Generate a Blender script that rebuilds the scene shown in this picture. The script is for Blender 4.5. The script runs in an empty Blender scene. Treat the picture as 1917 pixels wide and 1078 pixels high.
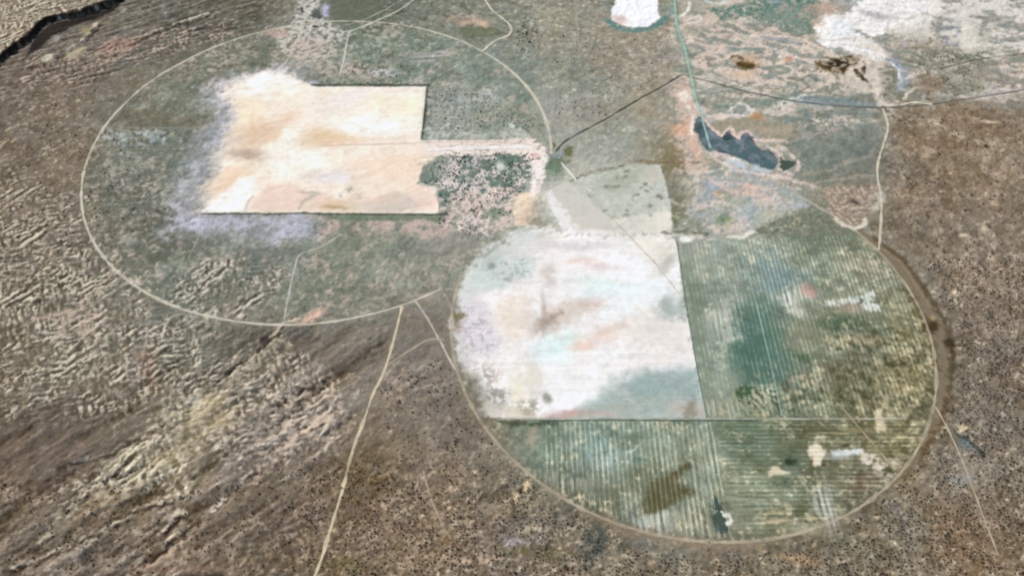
import bpy, math
import numpy as np

# ------------------------------------------------------------------ camera, sky, sun, exposure
scene = bpy.context.scene
CAM_H, PITCH, FPX = 4200.0, math.radians(48.45), 1660.0
cam_data = bpy.data.cameras.new("camera")
cam_data.angle = 2 * math.atan(958.5 / FPX)
cam_data.clip_start, cam_data.clip_end = 10.0, 200000.0
cam = bpy.data.objects.new("camera", cam_data)
cam.location = (0, 0, CAM_H)
cam.rotation_euler = (math.pi / 2 - PITCH, 0, 0)
scene.collection.objects.link(cam)
scene.camera = cam

SUN_EL, SUN_AZ = math.radians(40), math.radians(-48)      # azimuth measured from +Y towards +X
world = bpy.data.worlds.new("World"); scene.world = world
world.use_nodes = True
wn = world.node_tree.nodes; wn.clear()
sky = wn.new("ShaderNodeTexSky"); sky.sky_type = 'NISHITA'; sky.sun_disc = False
sky.sun_elevation = SUN_EL; sky.sun_rotation = SUN_AZ
bg = wn.new("ShaderNodeBackground"); bg.inputs[1].default_value = 0.09
wo = wn.new("ShaderNodeOutputWorld")
world.node_tree.links.new(sky.outputs[0], bg.inputs[0]); world.node_tree.links.new(bg.outputs[0], wo.inputs[0])
sun_d = bpy.data.lights.new("sun", 'SUN'); sun_d.energy = 3.6; sun_d.angle = math.radians(0.6); sun_d.color = (1, 0.955, 0.89)
sun = bpy.data.objects.new("sun", sun_d)
sun.rotation_euler = (math.pi / 2 - SUN_EL, 0, math.pi - SUN_AZ)
sun.location = (0, 0, 6000)
scene.collection.objects.link(sun)
scene.cycles.filter_width = 2.1                          # the soft lens of the photograph
vs = scene.view_settings
vs.view_transform = 'Standard'; vs.look = 'None'; vs.gamma = 1; vs.exposure = 0.08; vs.use_curve_mapping = False
LIGHT = 1.0                                               # radiance of a flat white sheet under this light

rng = np.random.default_rng(7)

# ------------------------------------------------------------------ surveying: photograph points to ground metres
def G(pts):
    p = np.asarray(pts, float).reshape(-1, 2)
    x = (p[:, 0] - 958.5) / FPX; y = -(p[:, 1] - 539) / FPX
    dy = math.cos(PITCH) + y * math.sin(PITCH); dz = -math.sin(PITCH) + y * math.cos(PITCH)
    t = -CAM_H / dz
    return np.c_[x * t, dy * t]
def mpp(y):                                               # metres across per photograph pixel at ground row Y
    return (y * math.cos(PITCH) + CAM_H * math.sin(PITCH)) / FPX
RING_L = (-1400.0, 5108.0, 1688.0)
RING_R = (1080.0, 3458.5, 1451.0)

# ------------------------------------------------------------------ survey maps of the land (5 m cells): colour, height, shrub density
CELL = 5.0
X0, X1, Y0, Y1 = -5600.0, 5600.0, 1300.0, 8300.0
NX, NY = int((X1 - X0) / CELL), int((Y1 - Y0) / CELL)
xs = (X0 + (np.arange(NX) + .5) * CELL).astype(np.float32)
ys = (Y0 + (np.arange(NY) + .5) * CELL).astype(np.float32)
kx = np.fft.rfftfreq(NX, CELL)[None, :]; ky = np.fft.fftfreq(NY, CELL)[:, None]
kr = np.sqrt(kx * kx + ky * ky); kr[0, 0] = 1e-9
kang = np.arctan2(ky, kx + 1e-12)
def band(lam, seed, bw=0.35, ang=None, spread=0.5, power=None):
    r = np.random.default_rng(seed)
    F = np.fft.rfft2(r.standard_normal((NY, NX)).astype(np.float32))
    if power is None:
        A = np.exp(-(np.log(kr * lam)) ** 2 / (2 * bw * bw)) / kr
    else:
        A = kr ** (-power) * np.exp(-(kr * bw) ** 2) * (1 - np.exp(-(kr * lam) ** 2))
    if ang is not None:                                   # crest direction
        d = np.mod(kang - (ang + math.pi / 2) + math.pi / 2, math.pi) - math.pi / 2
        A = A * np.exp(-d * d / (2 * spread * spread))
    A[0, 0] = 0
    n = np.fft.irfft2(F * A, s=(NY, NX)).astype(np.float32)
    return n / n.std()
def S(x, a, b):
    t = np.clip((x - a) / (b - a), 0, 1); return t * t * (3 - 2 * t)
N = dict(
    wx=band(900, 1, power=1.35, bw=15), wy=band(900, 2, power=1.35, bw=15),
    fbm=band(1500, 3, power=1.25, bw=6), fbm2=band(900, 4, power=1.2, bw=6), fbm3=band(600, 15, power=1.1, bw=5),
    fine=band(60, 5, power=.75, bw=3), spk=band(105, 6, power=1.35, bw=8.5), med=band(260, 7, power=1.55, bw=14), big=band(170, 8),
    lab1=band(40, 9, bw=.4, ang=math.radians(12), spread=.34), lab2=band(40, 10, bw=.45, ang=math.radians(112), spread=.36), lab3=band(52, 17, bw=.45, ang=math.radians(50), spread=.3),
    diag=band(70, 11, bw=.6, ang=math.radians(42), spread=.26), diagb=band(230, 12, bw=.5, ang=math.radians(44), spread=.3),
    hr2=band(26, 33, bw=.4, ang=0, spread=.05), hor=band(60, 13, bw=.8, ang=0, spread=.16), ver=band(34, 14, bw=.3, ang=math.pi / 2, spread=.05), diff=band(75, 16, bw=.6, ang=math.radians(28), spread=.3))
fs2 = band(1400, 32, power=2.1, bw=34, ang=math.radians(-6), spread=.8)
N['sw2'] = (np.sin(3.4 * fs2 + .35 * N['spk'] + .25 * N['med']) * 1.25).astype(np.float32)
fs_ = band(800, 31, power=1.9, bw=20, ang=math.radians(-12), spread=.75)
N['swl'] = (np.sin(4.2 * fs_ + .45 * N['spk']) * 1.25).astype(np.float32)
sw = S(N['fbm2'], -.5, .5)
N['lab'] = N['lab1'] * (1 - sw) + N['lab2'] * sw
sw = S(N['fbm3'] + .5 * N['fbm'], .1, 1.2); N['lab'] = N['lab'] * (1 - sw) + N['lab3'] * sw
N['lab'] = np.tanh(1.7 * N['lab'] + .45 * N['spk'] + .35 * N['fine'])

# base colours: survey samples (photograph x, y, r, g, b), spread by inverse distance
SAMPLES = [
(30,120,118,106,92),(30,330,118,106,90),(30,520,128,118,102),(30,700,128,116,98),(30,900,120,106,90),(30,1060,118,106,90),
(110,60,112,106,96),(110,200,122,110,95),(110,320,126,112,94),(110,430,128,115,99),(120,560,132,126,112),(120,680,134,126,108),(110,790,112,100,88),(110,900,122,108,92),(120,1020,128,116,102),
(230,60,118,112,100),(230,210,118,112,98),(240,330,112,112,100),(240,450,118,114,102),(260,600,132,128,114),(250,720,128,118,102),(240,860,130,122,104),(250,960,126,112,92),(250,1050,128,114,98),
(330,30,108,104,92),(330,190,116,116,100),(330,290,108,112,102),(330,430,104,104,92),(330,520,116,120,108),(360,640,128,126,112),(370,740,132,124,108),(380,860,132,120,100),(370,960,126,112,94),(380,1040,128,112,96),
(450,30,110,106,92),(450,110,122,122,106),(450,480,120,122,112),(460,640,118,112,98),(460,740,124,116,102),(480,850,126,116,104),(480,960,124,110,92),(480,1060,122,110,92),
(560,60,140,136,124),(560,450,130,132,126),(600,530,118,122,106),(590,640,112,104,92),(590,740,128,118,106),(590,830,130,118,106),(560,960,126,110,92),
(680,30,104,110,94),(720,90,122,130,116),(700,480,120,122,106),(690,560,116,116,102),(690,660,118,108,95),(690,780,124,112,96),(700,860,120,102,76),(700,980,128,112,96),(700,1060,120,108,90),
(820,30,124,128,114),(820,110,124,134,122),(820,200,142,146,138),(830,480,124,124,112),(800,620,116,106,93),(820,760,122,110,96),(830,880,124,110,94),(830,1000,124,110,92),
(930,60,128,132,118),(940,150,124,134,122),(940,220,128,136,122),(920,900,120,110,94),(940,1030,118,110,98),
(1050,60,146,144,128),(1080,150,134,138,124),(1100,210,146,144,132),(1150,100,148,140,124),(1150,260,138,142,130),(1080,960,116,112,98),(1060,1060,120,112,98),
(1230,120,154,146,130),(1240,220,148,142,124),(1240,290,128,122,100),(1280,350,142,138,122),(1200,1040,118,112,98),
(1350,90,160,152,136),(1350,190,144,146,130),(1440,240,144,142,126),(1440,370,172,168,156),(1400,420,160,162,146),(1350,1045,116,106,90),
(1480,60,150,146,132),(1520,240,124,130,118),(1560,290,120,130,120),(1540,420,118,122,106),(1500,1050,118,110,94),
(1600,50,196,186,174),(1620,240,128,132,118),(1620,350,142,134,116),(1650,980,116,112,98),
(1700,70,160,152,136),(1740,140,136,128,108),(1720,260,146,122,94),(1720,380,136,116,92),(1720,440,126,112,92),
(1820,60,172,168,154),(1820,140,140,134,114),(1820,230,140,118,92),(1820,330,140,120,94),(1820,440,130,114,94),(1820,600,126,112,94),(1830,740,122,112,96),(1820,900,128,118,102),(1820,1010,130,110,86),(1890,1060,126,110,88),
(1900,150,140,128,108),(1900,400,136,118,94),(1900,700,124,112,96),(1880,900,126,116,98),
(1330,480,158,160,146),(1330,600,150,156,142),(1340,720,150,156,140),(1430,500,134,142,132),(1430,600,118,132,120),(1420,690,96,118,104),(1440,750,120,126,106),(1520,500,138,138,118),(1520,560,142,142,124),(1520,640,128,128,104),(1540,740,122,122,98),(1600,480,142,136,116),(1620,560,138,136,118),(1640,650,128,124,100),(1600,700,120,114,90),(1690,600,132,124,98),(1700,700,138,122,92),(1660,760,128,118,92),
(1030,830,124,132,114),(1120,830,126,140,126),(1220,820,132,140,122),(1120,930,132,130,110),(1240,900,108,106,80),(1240,970,148,146,130),(1330,850,140,142,122),(1380,820,116,124,102),(1420,900,126,130,106),(1420,970,136,130,108),(1520,940,128,124,100),(1560,830,128,120,92),(1650,830,130,118,92),(1600,910,128,118,98),
(1170,350,180,184,170),(1100,400,200,198,186)]
sm = np.array(SAMPLES, float); sg = G(sm[:, :2])
cy_, cx_ = ys[5::10].astype(float), xs[5::10].astype(float)
num = np.zeros((len(cy_), len(cx_), 3)); den = np.zeros((len(cy_), len(cx_), 1))
for (gx, gy), c in zip(sg, sm[:, 2:]):
    gy = min(gy, Y1 - 200)
    w = 1.0 / (((cx_[None, :] - gx) ** 2 + (cy_[:, None] - gy) ** 2 * .7) + 130. ** 2) ** 2.0
    num += w[..., None] * c; den += w[..., None]
num /= den
def up(a):
    b = np.empty((NY, a.shape[1]), np.float32)
    for j in range(a.shape[1]): b[:, j] = np.interp(ys, cy_, a[:, j])
    o = np.empty((NY, NX), np.float32)
    for i in range(NY): o[i] = np.interp(xs, cx_, b[i])
    return o
C = np.stack([up(num[..., k]) for k in range(3)], -1)     # sRGB 0..255
H = np.zeros((NY, NX), np.float32)                        # metres
D = np.zeros((NY, NX), np.float32)                        # shrub probability
FLAT = np.zeros((NY, NX), np.float32)                     # 1 = levelled ground

# ---- brushes (all in ground metres)
def win(g, pad):
    i0 = max(0, int((g[:, 1].min() - pad - Y0) / CELL)); i1 = min(NY, int((g[:, 1].max() + pad - Y0) / CELL) + 2)
    j0 = max(0, int((g[:, 0].min() - pad - X0) / CELL)); j1 = min(NX, int((g[:, 0].max() + pad - X0) / CELL) + 2)
    return slice(i0, max(i1, i0 + 1)), slice(j0, max(j1, j0 + 1))
def grid(w, warp, ws=1.0):
    X = np.broadcast_to(xs[None, w[1]], (w[0].stop - w[0].start, w[1].stop - w[1].start)).astype(np.float32)
    Y = np.broadcast_to(ys[w[0], None], X.shape).astype(np.float32)
    if warp: X = X + warp * N['wx'][w]; Y = Y + warp * N['wy'][w]
    return X, Y
def seg(X, Y, g, closed):
    d = np.full(X.shape, 1e9, np.float32); ins = np.zeros(X.shape, bool)
    n = len(g)
    for k in range(n if closed else n - 1):
        a, b = g[k], g[(k + 1) % n]; e = b - a; L = e @ e + 1e-9
        t = np.clip(((X - a[0]) * e[0] + (Y - a[1]) * e[1]) / L, 0, 1)
        d = np.minimum(d, (X - a[0] - t * e[0]) ** 2 + (Y - a[1] - t * e[1]) ** 2)
        if closed and a[1] != b[1]:
            ins ^= ((a[1] > Y) != (b[1] > Y)) & (X < e[0] * (Y - a[1]) / e[1] + a[0])
    return np.sqrt(d), ins
def mott(m, w, tex):
    if tex:
        n, th, con = tex; m = m * S(N[n][w], th - con, th + con)
    return m
JIT = .7
def m_poly(pts, soft=12, warp=0, tex=None):
    g = G(pts); w = win(g, soft + warp * 3); X, Y = grid(w, warp)
    d, ins = seg(X, Y, g, True)
    return w, mott(S(np.where(ins, d, -d) + JIT * (.55 * soft if soft > 5.5 else 1) * N['spk'][w], -soft, soft), w, tex)
def m_line(pts, width, soft=8, warp=0, tex=None):
    g = G(pts); w = win(g, width + soft + warp * 3); X, Y = grid(w, warp)
    d, _ = seg(X, Y, g, False); d = d + JIT * .4 * soft * N['spk'][w]
    return w, mott(1 - S(d, width / 2 - soft / 2, width / 2 + soft / 2), w, tex)
def m_ell(x, y, rx, ry, rot=0, soft=.5, warp=0, tex=None):
    # ellipse given by its two axes as seen in the photograph, laid out on the ground
    c, s = math.cos(math.radians(rot)), math.sin(math.radians(rot))
    g = G([(x, y), (x + rx * c, y + rx * s), (x - ry * s, y + ry * c)])
    A = np.linalg.inv(np.c_[g[1] - g[0], g[2] - g[0]])
    ext = np.abs(np.c_[g[1] - g[0], g[2] - g[0]]).sum(1) * (1 + soft) + warp * 3
    w = win(np.array([g[0] - ext, g[0] + ext]), 0); X, Y = grid(w, warp)
    p = A[0, 0] * (X - g[0, 0]) + A[0, 1] * (Y - g[0, 1]); q = A[1, 0] * (X - g[0, 0]) + A[1, 1] * (Y - g[0, 1])
    return w, mott(1 - S(np.sqrt(p * p + q * q) + JIT * .42 * soft * N['spk'][w], 1 - soft, 1 + soft), w, tex)
def paint(wm, col, a=1.0):
    w, m = wm; m = (m * a)[..., None]
    C[w] = C[w] * (1 - m) + np.array(col, np.float32) * m
def tint(wm, tex, amp, lift=0):
    w, m = wm; C[w] += (m * (N[tex][w] * amp + lift))[..., None]
def dens(wm, v):
    w, m = wm; D[w] = D[w] * (1 - m) + v * m
def raise_(wm, h):
    w, m = wm; H[w] += m * h
def level(wm):
    w, m = wm; FLAT[w] = np.maximum(FLAT[w], m)
P, Ln, E = m_poly, m_line, m_ell
def ringpts(r, dr=0, a0=0, a1=360, n=120):
    a = np.radians(np.linspace(a0, a1, n)); return np.c_[r[0] + (r[2] + dr) * np.cos(a), r[1] + (r[2] + dr) * np.sin(a)]
def toimg(g):
    g = np.asarray(g, float); fw = g[:, 1] * math.cos(PITCH) + CAM_H * math.sin(PITCH); u_ = g[:, 1] * math.sin(PITCH) - CAM_H * math.cos(PITCH)
    return np.c_[958.5 + FPX * g[:, 0] / fw, 539 - FPX * u_ / fw]
def inring(r, soft=15):
    d = np.sqrt((xs[None, :] - r[0]) ** 2 + (ys[:, None] - r[1]) ** 2); return 1 - S(d, r[2] - soft, r[2] + soft)
INL, INR = inring(RING_L), inring(RING_R)
ALL = (slice(0, NY), slice(0, NX))

# ------------------------------------------------------------------ texture of the open land
mC = C.mean(-1, keepdims=True); C = mC + .98 * (C - mC) - 3
ne = S(xs[None, :] * .6 + (ys[:, None] - 5200), -900, 700) * S(xs[None, :], -1200, 200)
C += ne[..., None] * np.array([9, 8, 7], np.float32)
C += (N['fine'] * 3.6 + N['spk'] * 7.0 + N['med'] * 5.5 + N['fbm'] * 4.0)[..., None]
C += (np.maximum(N['spk'] + .6 * N['fine'] - 1.2, 0) * 14)[..., None] * np.array([1.1, 1, .9], np.float32)
C += N['fbm2'][..., None] * np.array([1.5, 0.2, -1.4], np.float32)
H += N['fbm'] * 3.0 + N['med'] * .7 + N['spk'] * .3
C += INL[..., None] * np.array([-1, 2, 0], np.float32) + INR[..., None] * np.array([-2, 1, 0], np.float32)
for g_ in ((1060,560,420,300),(640,290,420,230),(1120,380,300,200)):
    paint(E(*g_, 0, .75, 40), (196,196,186), .22)  # milky haze glow round the basins, painted as a pale wash in the colour

mo = INL * S(N['fbm3'] + .5 * N['spk'], .5, 1.7); paint((ALL, mo), (182,178,164), .5)
mo = INL * S(-N['fbm3'] + .5 * N['spk'], .7, 1.9); paint((ALL, mo), (92,98,84), .45)
mo = INL * S(N['fbm2'] + .8 * N['spk'], 1.0, 2.2); paint((ALL, mo), (196,178,166), .5)
# wind-rippled rocky country in the west: cream crests, dark hollows
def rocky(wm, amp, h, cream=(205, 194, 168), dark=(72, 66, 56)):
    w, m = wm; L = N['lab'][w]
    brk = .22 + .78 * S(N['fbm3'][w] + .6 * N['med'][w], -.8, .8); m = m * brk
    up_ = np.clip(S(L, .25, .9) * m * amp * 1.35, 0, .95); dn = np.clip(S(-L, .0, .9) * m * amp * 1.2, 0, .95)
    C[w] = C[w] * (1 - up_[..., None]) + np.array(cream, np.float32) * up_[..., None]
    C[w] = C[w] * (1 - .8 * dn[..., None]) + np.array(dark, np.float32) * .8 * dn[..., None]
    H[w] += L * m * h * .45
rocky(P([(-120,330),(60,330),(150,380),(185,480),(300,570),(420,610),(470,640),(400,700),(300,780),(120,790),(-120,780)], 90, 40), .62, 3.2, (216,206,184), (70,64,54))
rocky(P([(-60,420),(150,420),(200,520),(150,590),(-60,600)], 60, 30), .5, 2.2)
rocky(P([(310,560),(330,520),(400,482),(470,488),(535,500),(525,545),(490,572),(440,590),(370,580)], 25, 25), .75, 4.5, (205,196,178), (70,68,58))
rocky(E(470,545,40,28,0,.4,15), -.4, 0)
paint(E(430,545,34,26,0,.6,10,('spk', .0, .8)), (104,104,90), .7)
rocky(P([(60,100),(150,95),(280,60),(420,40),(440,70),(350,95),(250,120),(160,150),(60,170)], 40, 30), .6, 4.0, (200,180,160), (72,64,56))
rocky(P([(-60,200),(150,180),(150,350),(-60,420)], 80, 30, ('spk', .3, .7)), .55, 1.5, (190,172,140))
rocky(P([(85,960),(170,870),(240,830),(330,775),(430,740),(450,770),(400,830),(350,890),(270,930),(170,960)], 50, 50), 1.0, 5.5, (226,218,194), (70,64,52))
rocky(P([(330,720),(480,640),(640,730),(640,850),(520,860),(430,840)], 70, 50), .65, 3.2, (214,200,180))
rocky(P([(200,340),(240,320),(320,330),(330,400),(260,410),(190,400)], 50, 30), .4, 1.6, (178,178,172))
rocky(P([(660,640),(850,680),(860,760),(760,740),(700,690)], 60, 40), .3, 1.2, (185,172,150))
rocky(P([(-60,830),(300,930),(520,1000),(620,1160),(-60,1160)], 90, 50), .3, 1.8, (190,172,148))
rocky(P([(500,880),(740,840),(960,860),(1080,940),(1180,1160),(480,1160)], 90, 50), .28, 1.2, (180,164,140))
# ridge lines running south-west to north-east
wl = P([(-120,700),(120,780),(420,640),(540,600),(720,640),(640,820),(560,1000),(480,1160),(-120,1160)], 150, 60)
tint(wl, 'diag', 7); tint(wl, 'diagb', 10, -3); raise_((wl[0], wl[1] * N['diagb'][wl[0]]), 4); raise_((wl[0], wl[1] * N['diag'][wl[0]]), 1.3)
wl = P([(-120,-60),(480,-60),(480,60),(300,110),(60,190),(-120,260)], 120, 50)
tint(wl, 'diff', 9); raise_((wl[0], wl[1] * N['diff'][wl[0]]), 2.4)
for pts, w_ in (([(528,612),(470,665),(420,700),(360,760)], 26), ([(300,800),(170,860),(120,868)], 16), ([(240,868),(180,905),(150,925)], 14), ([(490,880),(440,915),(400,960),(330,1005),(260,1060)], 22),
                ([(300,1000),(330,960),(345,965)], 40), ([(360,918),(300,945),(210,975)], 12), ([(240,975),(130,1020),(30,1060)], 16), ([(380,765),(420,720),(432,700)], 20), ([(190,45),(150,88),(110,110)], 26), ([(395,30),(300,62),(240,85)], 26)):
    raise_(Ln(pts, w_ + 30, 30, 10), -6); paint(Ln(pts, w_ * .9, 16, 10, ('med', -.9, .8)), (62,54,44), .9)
    g_ = np.array(pts, float) + (-6, -4); raise_(Ln(g_, w_ + 20, 30, 12), 6); paint(Ln(g_, w_ * .8, 18, 12, ('med', -.6, .8)), (216,202,178), .9)  # shaded side painted dark, sunlit rim painted pale, on top of the relief
for pts in ([(510,880),(450,905),(410,950),(390,965),(330,1020),(250,1075)], [(640,765),(560,810),(510,850)], [(215,512),(170,548),(130,580),(60,600)], [(120,905),(60,940)]):
    paint(Ln(pts, 34, 26, 14, ('spk', -.7, .8)), (198,178,158), .75)
paint(E(395,770,45,28,-25,.5,25), (168,152,118), .75); paint(E(320,845,70,25,-20,.6,30), (160,146,108), .4)
paint(E(365,755,14,10,0,.6,12), (222,212,190), .8); paint(E(560,805,35,18,-30,.8,25,('spk', 0, .6)), (215,192,170), .7)
paint(E(190,955,60,22,-25,.7,25), (132,114,88), .6); paint(E(280,690,14,45,20,.7,20,('spk', -.2, .8)), (178,140,118), .6)
paint(E(430,640,60,25,-20,.8,20), (98,96,86), .4); paint(E(500,630,10,8,0,.6,8), (70,60,54), .7)
paint(E(585,594,34,10,-22,.6,10,('spk', -.7, .7)), (220,186,164), .85); paint(Ln([(505,630),(530,606),(560,596)], 16, 10, 4), (226,206,184), .85); paint(E(495,636,7,6,0,.6,5), (60,52,46), .8); paint(E(660,900,60,60,0,.6,40,('spk', -.2, .9)), (82,66,40), .65); paint(E(700,860,40,20,0,.6,30,('spk', 0, .8)), (70,58,36), .5)
paint(E(240,430,40,12,-30,.7,20,('spk', 0, .8)), (165,158,140), .5)
for pts_, c_, a_ in (([(-60,770),(120,775),(270,780),(260,830),(150,870),(-60,900)], (108,96,84), .6), ([(420,600),(520,615),(500,660),(440,690),(400,640)], (100,94,84), .5), ([(-60,980),(180,905),(300,900),(200,960),(-60,1040)], (118,104,84), .4),
    ([(330,1010),(470,900),(560,870),(560,940),(420,1040)], (104,92,78), .45), ([(560,640),(740,600),(840,580),(840,660),(720,690),(600,720)], (106,98,86), .4)):
    paint(P(pts_, 60, 40, ('med', -1.2, 1.2)), c_, a_)
paint(P([(110,960),(190,860),(330,760),(440,680),(500,640),(520,660),(460,740),(430,800),(360,890),(250,940)], 60, 40, ('spk', -.4, 1.0)), (206,194,168), .5)
paint(P([(420,800),(560,700),(650,720),(640,800),(520,860)], 60, 40, ('spk', 0, 1.0)), (200,184,164), .5)
paint(P([(130,560),(200,600),(190,640),(140,640),(110,600)], 40, 30, ('spk', -.3, .9)), (196,176,158), .6)
# the escarpment in the far west corner
JIT = .1
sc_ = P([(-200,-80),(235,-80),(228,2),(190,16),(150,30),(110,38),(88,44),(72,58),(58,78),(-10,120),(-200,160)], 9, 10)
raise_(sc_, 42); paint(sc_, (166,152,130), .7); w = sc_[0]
JIT = .7
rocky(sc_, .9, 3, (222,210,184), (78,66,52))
paint(P([(232,4),(190,20),(140,36),(95,46),(75,62),(58,85),(50,110),(95,70),(150,46),(215,20)], 12, 6), (40,34,28), .9); paint(Ln([(236,-2),(190,14),(150,28),(110,37),(88,43),(72,57),(58,76),(-10,118)], 46, 26, 10), (52,44,36), .95)  # shadow band under the cliff painted into the colour; face painted as dark rock
paint(E(160,58,9,7,-30,.6,8), (184,174,120), .5); paint(E(138,100,18,10,-30,.6,14), (196,182,150), .8); paint(E(88,110,12,5,-20,.5,8), (214,206,186), .85)
paint(E(220,85,40,14,-12,.7,20,('spk', -.3, .8)), (176,132,116), .65); paint(E(190,110,40,14,-12,.7,20,('spk', 0, .8)), (186,158,140), .6)
# washes of the western plain
paint(P([(180,225),(240,205),(300,210),(400,215),(430,222),(415,238),(200,240)], 22, 14, ('spk', -.4, 1.)), (98,88,64), .42)
paint(P([(195,244),(310,244),(300,270),(185,272)], 26, 16, ('spk', .1, .9)), (172,184,182), .7)
paint(E(330,432,50,40,0,.6,30), (96,96,82), .7); paint(E(500,470,60,14,0,.7,30), (112,118,110), .6)
paint(E(320,160,50,22,-20,.7,30,('lab', .2, .7)), (150,150,126), .5)

# ------------------------------------------------------------------ north: workings, dark paddock, wash
paint(P([(560,-10),(600,-20),(598,20),(608,48),(640,62),(650,80),(610,110),(560,120),(520,90),(505,60),(545,48)], 25, 25, ('spk', -.35, .7)), (206,204,194), .85)
paint(E(575,95,50,26,0,.6,25,('spk', -.3, .8)), (196,172,160), .6); paint(E(520,62,22,9,0,.5,10), (190,160,146), .6)
paint(E(612,20,9,11,20,.4,6), (188,188,212), .95); paint(E(593,27,9,10,20,.35,5), (92,94,92), .9); paint(E(590,50,6,3,0,.4,4), (60,58,58), .9); paint(E(565,20,3,4,0,.4,4), (70,70,66), .8)
paint(P([(622,46),(612,20),(625,-10),(742,-10),(715,15),(680,36),(655,42)], 22, 14), (104,110,94), .75)
paint(E(640,130,50,14,0,.7,16,('spk', -.2, .6)), (206,186,176), .8); paint(E(715,135,30,10,0,.6,14,('spk', -.3, .6)), (220,212,216), .85)
paint(E(640,100,50,20,0,.8,25,('spk', .4, .7)), (180,186,176), .6)
paint(E(800,105,45,8,-4,.7,14,('hor', -.3, .8)), (200,190,190), .8); paint(E(720,80,60,18,0,.7,30,('spk', .2, .7)), (165,176,162), .55)
paint(E(880,38,45,12,6,.7,22,('spk', -.3, .8)), (200,166,146), .75); paint(E(905,45,14,6,20,.6,10), (214,180,156), .8)
paint(P([(860,55),(930,48),(950,65),(870,72)], 16, 10), (106,112,88), .7)
paint(E(855,195,55,30,0,.7,20,('spk', .1, .6)), (182,186,184), .6); paint(E(915,180,24,14,0,.7,18,('spk', -.3, .6)), (198,200,202), .7)
paint(E(960,150,40,30,30,.8,25), (120,132,122), .5); paint(E(1030,200,24,26,0,.7,15), (160,160,154), .6)
paint(P([(790,235),(850,235),(900,248),(990,252),(1000,262),(800,260)], 14, 14, ('spk', .0, .7)), (196,200,192), .7)
paint(E(970,245,20,8,30,.6,8), (204,208,198), .8); paint(E(960,235,40,10,10,.7,12,('spk', 0, .8)), (106,116,98), .6)

# ------------------------------------------------------------------ western basin: pale dried silt
BASIN_L = [(376,398),(395,350),(418,290),(427,262),(434,235),(440,205),(418,175),(420,158),(460,142),(505,136),(560,148),(590,163),(797,163),(787,262),(830,282),(812,300),(790,312),(784,338),(800,346),(822,348),(820,399)]
JIT = .25
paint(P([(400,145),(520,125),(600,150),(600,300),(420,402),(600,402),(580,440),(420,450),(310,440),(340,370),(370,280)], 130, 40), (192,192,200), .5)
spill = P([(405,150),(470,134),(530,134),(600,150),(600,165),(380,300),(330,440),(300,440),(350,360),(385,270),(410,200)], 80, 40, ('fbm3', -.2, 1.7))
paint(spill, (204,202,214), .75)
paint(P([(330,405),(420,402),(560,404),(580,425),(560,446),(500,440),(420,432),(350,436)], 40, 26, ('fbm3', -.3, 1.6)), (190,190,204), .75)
paint(E(362,420,26,12,0,.7,12,('spk', -.4, .8)), (212,212,230), .85); paint(E(540,430,26,12,-30,.7,12,('spk', -.2, .7)), (206,206,216), .8)
paint(P([(580,405),(830,408),(840,440),(700,450),(600,440)], 36, 26, ('fbm3', .0, 1.)), (202,178,166), .7)
paint(E(640,455,90,14,-4,.7,20), (126,132,112), .5)
JIT = .7
def full(wm):
    M = np.zeros((NY, NX), np.float32); M[wm[0]] = wm[1]; return M
CR_L = [(250,398.5),(250,100),(520,100),(560,148),(590,163),(797,163),(787,262),(830,282),(812,300),(790,312),(784,338),(800,346),(822,348),(820,399)]
FZ_L = [(372,430),(385,360),(410,295),(424,262),(432,235),(438,205),(420,178),(418,160),(460,141),(505,135),(560,147),(600,150),(900,100),(900,430)]
JIT = .25
BL = (ALL, full(P(CR_L, 5, 1.5)) * full(P(FZ_L, 80, 22, None)))
paint(BL, (247,234,218)); level(P(BASIN_L, 50))
def pin(base, wm, col, a=1.0):                            # paint kept within a plot
    w, m = wm; bm = base[1] if base[1].shape == (NY, NX) else full(base)
    g = np.clip(a * 1.0, 0, 1); q = np.clip(.95 + .22 * N['fbm3'][w] + .10 * N['hor'][w], .2, 1.15); paint((w, np.clip(m * q, 0, 1) * bm[w]), col, g)
JIT = .12
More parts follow.
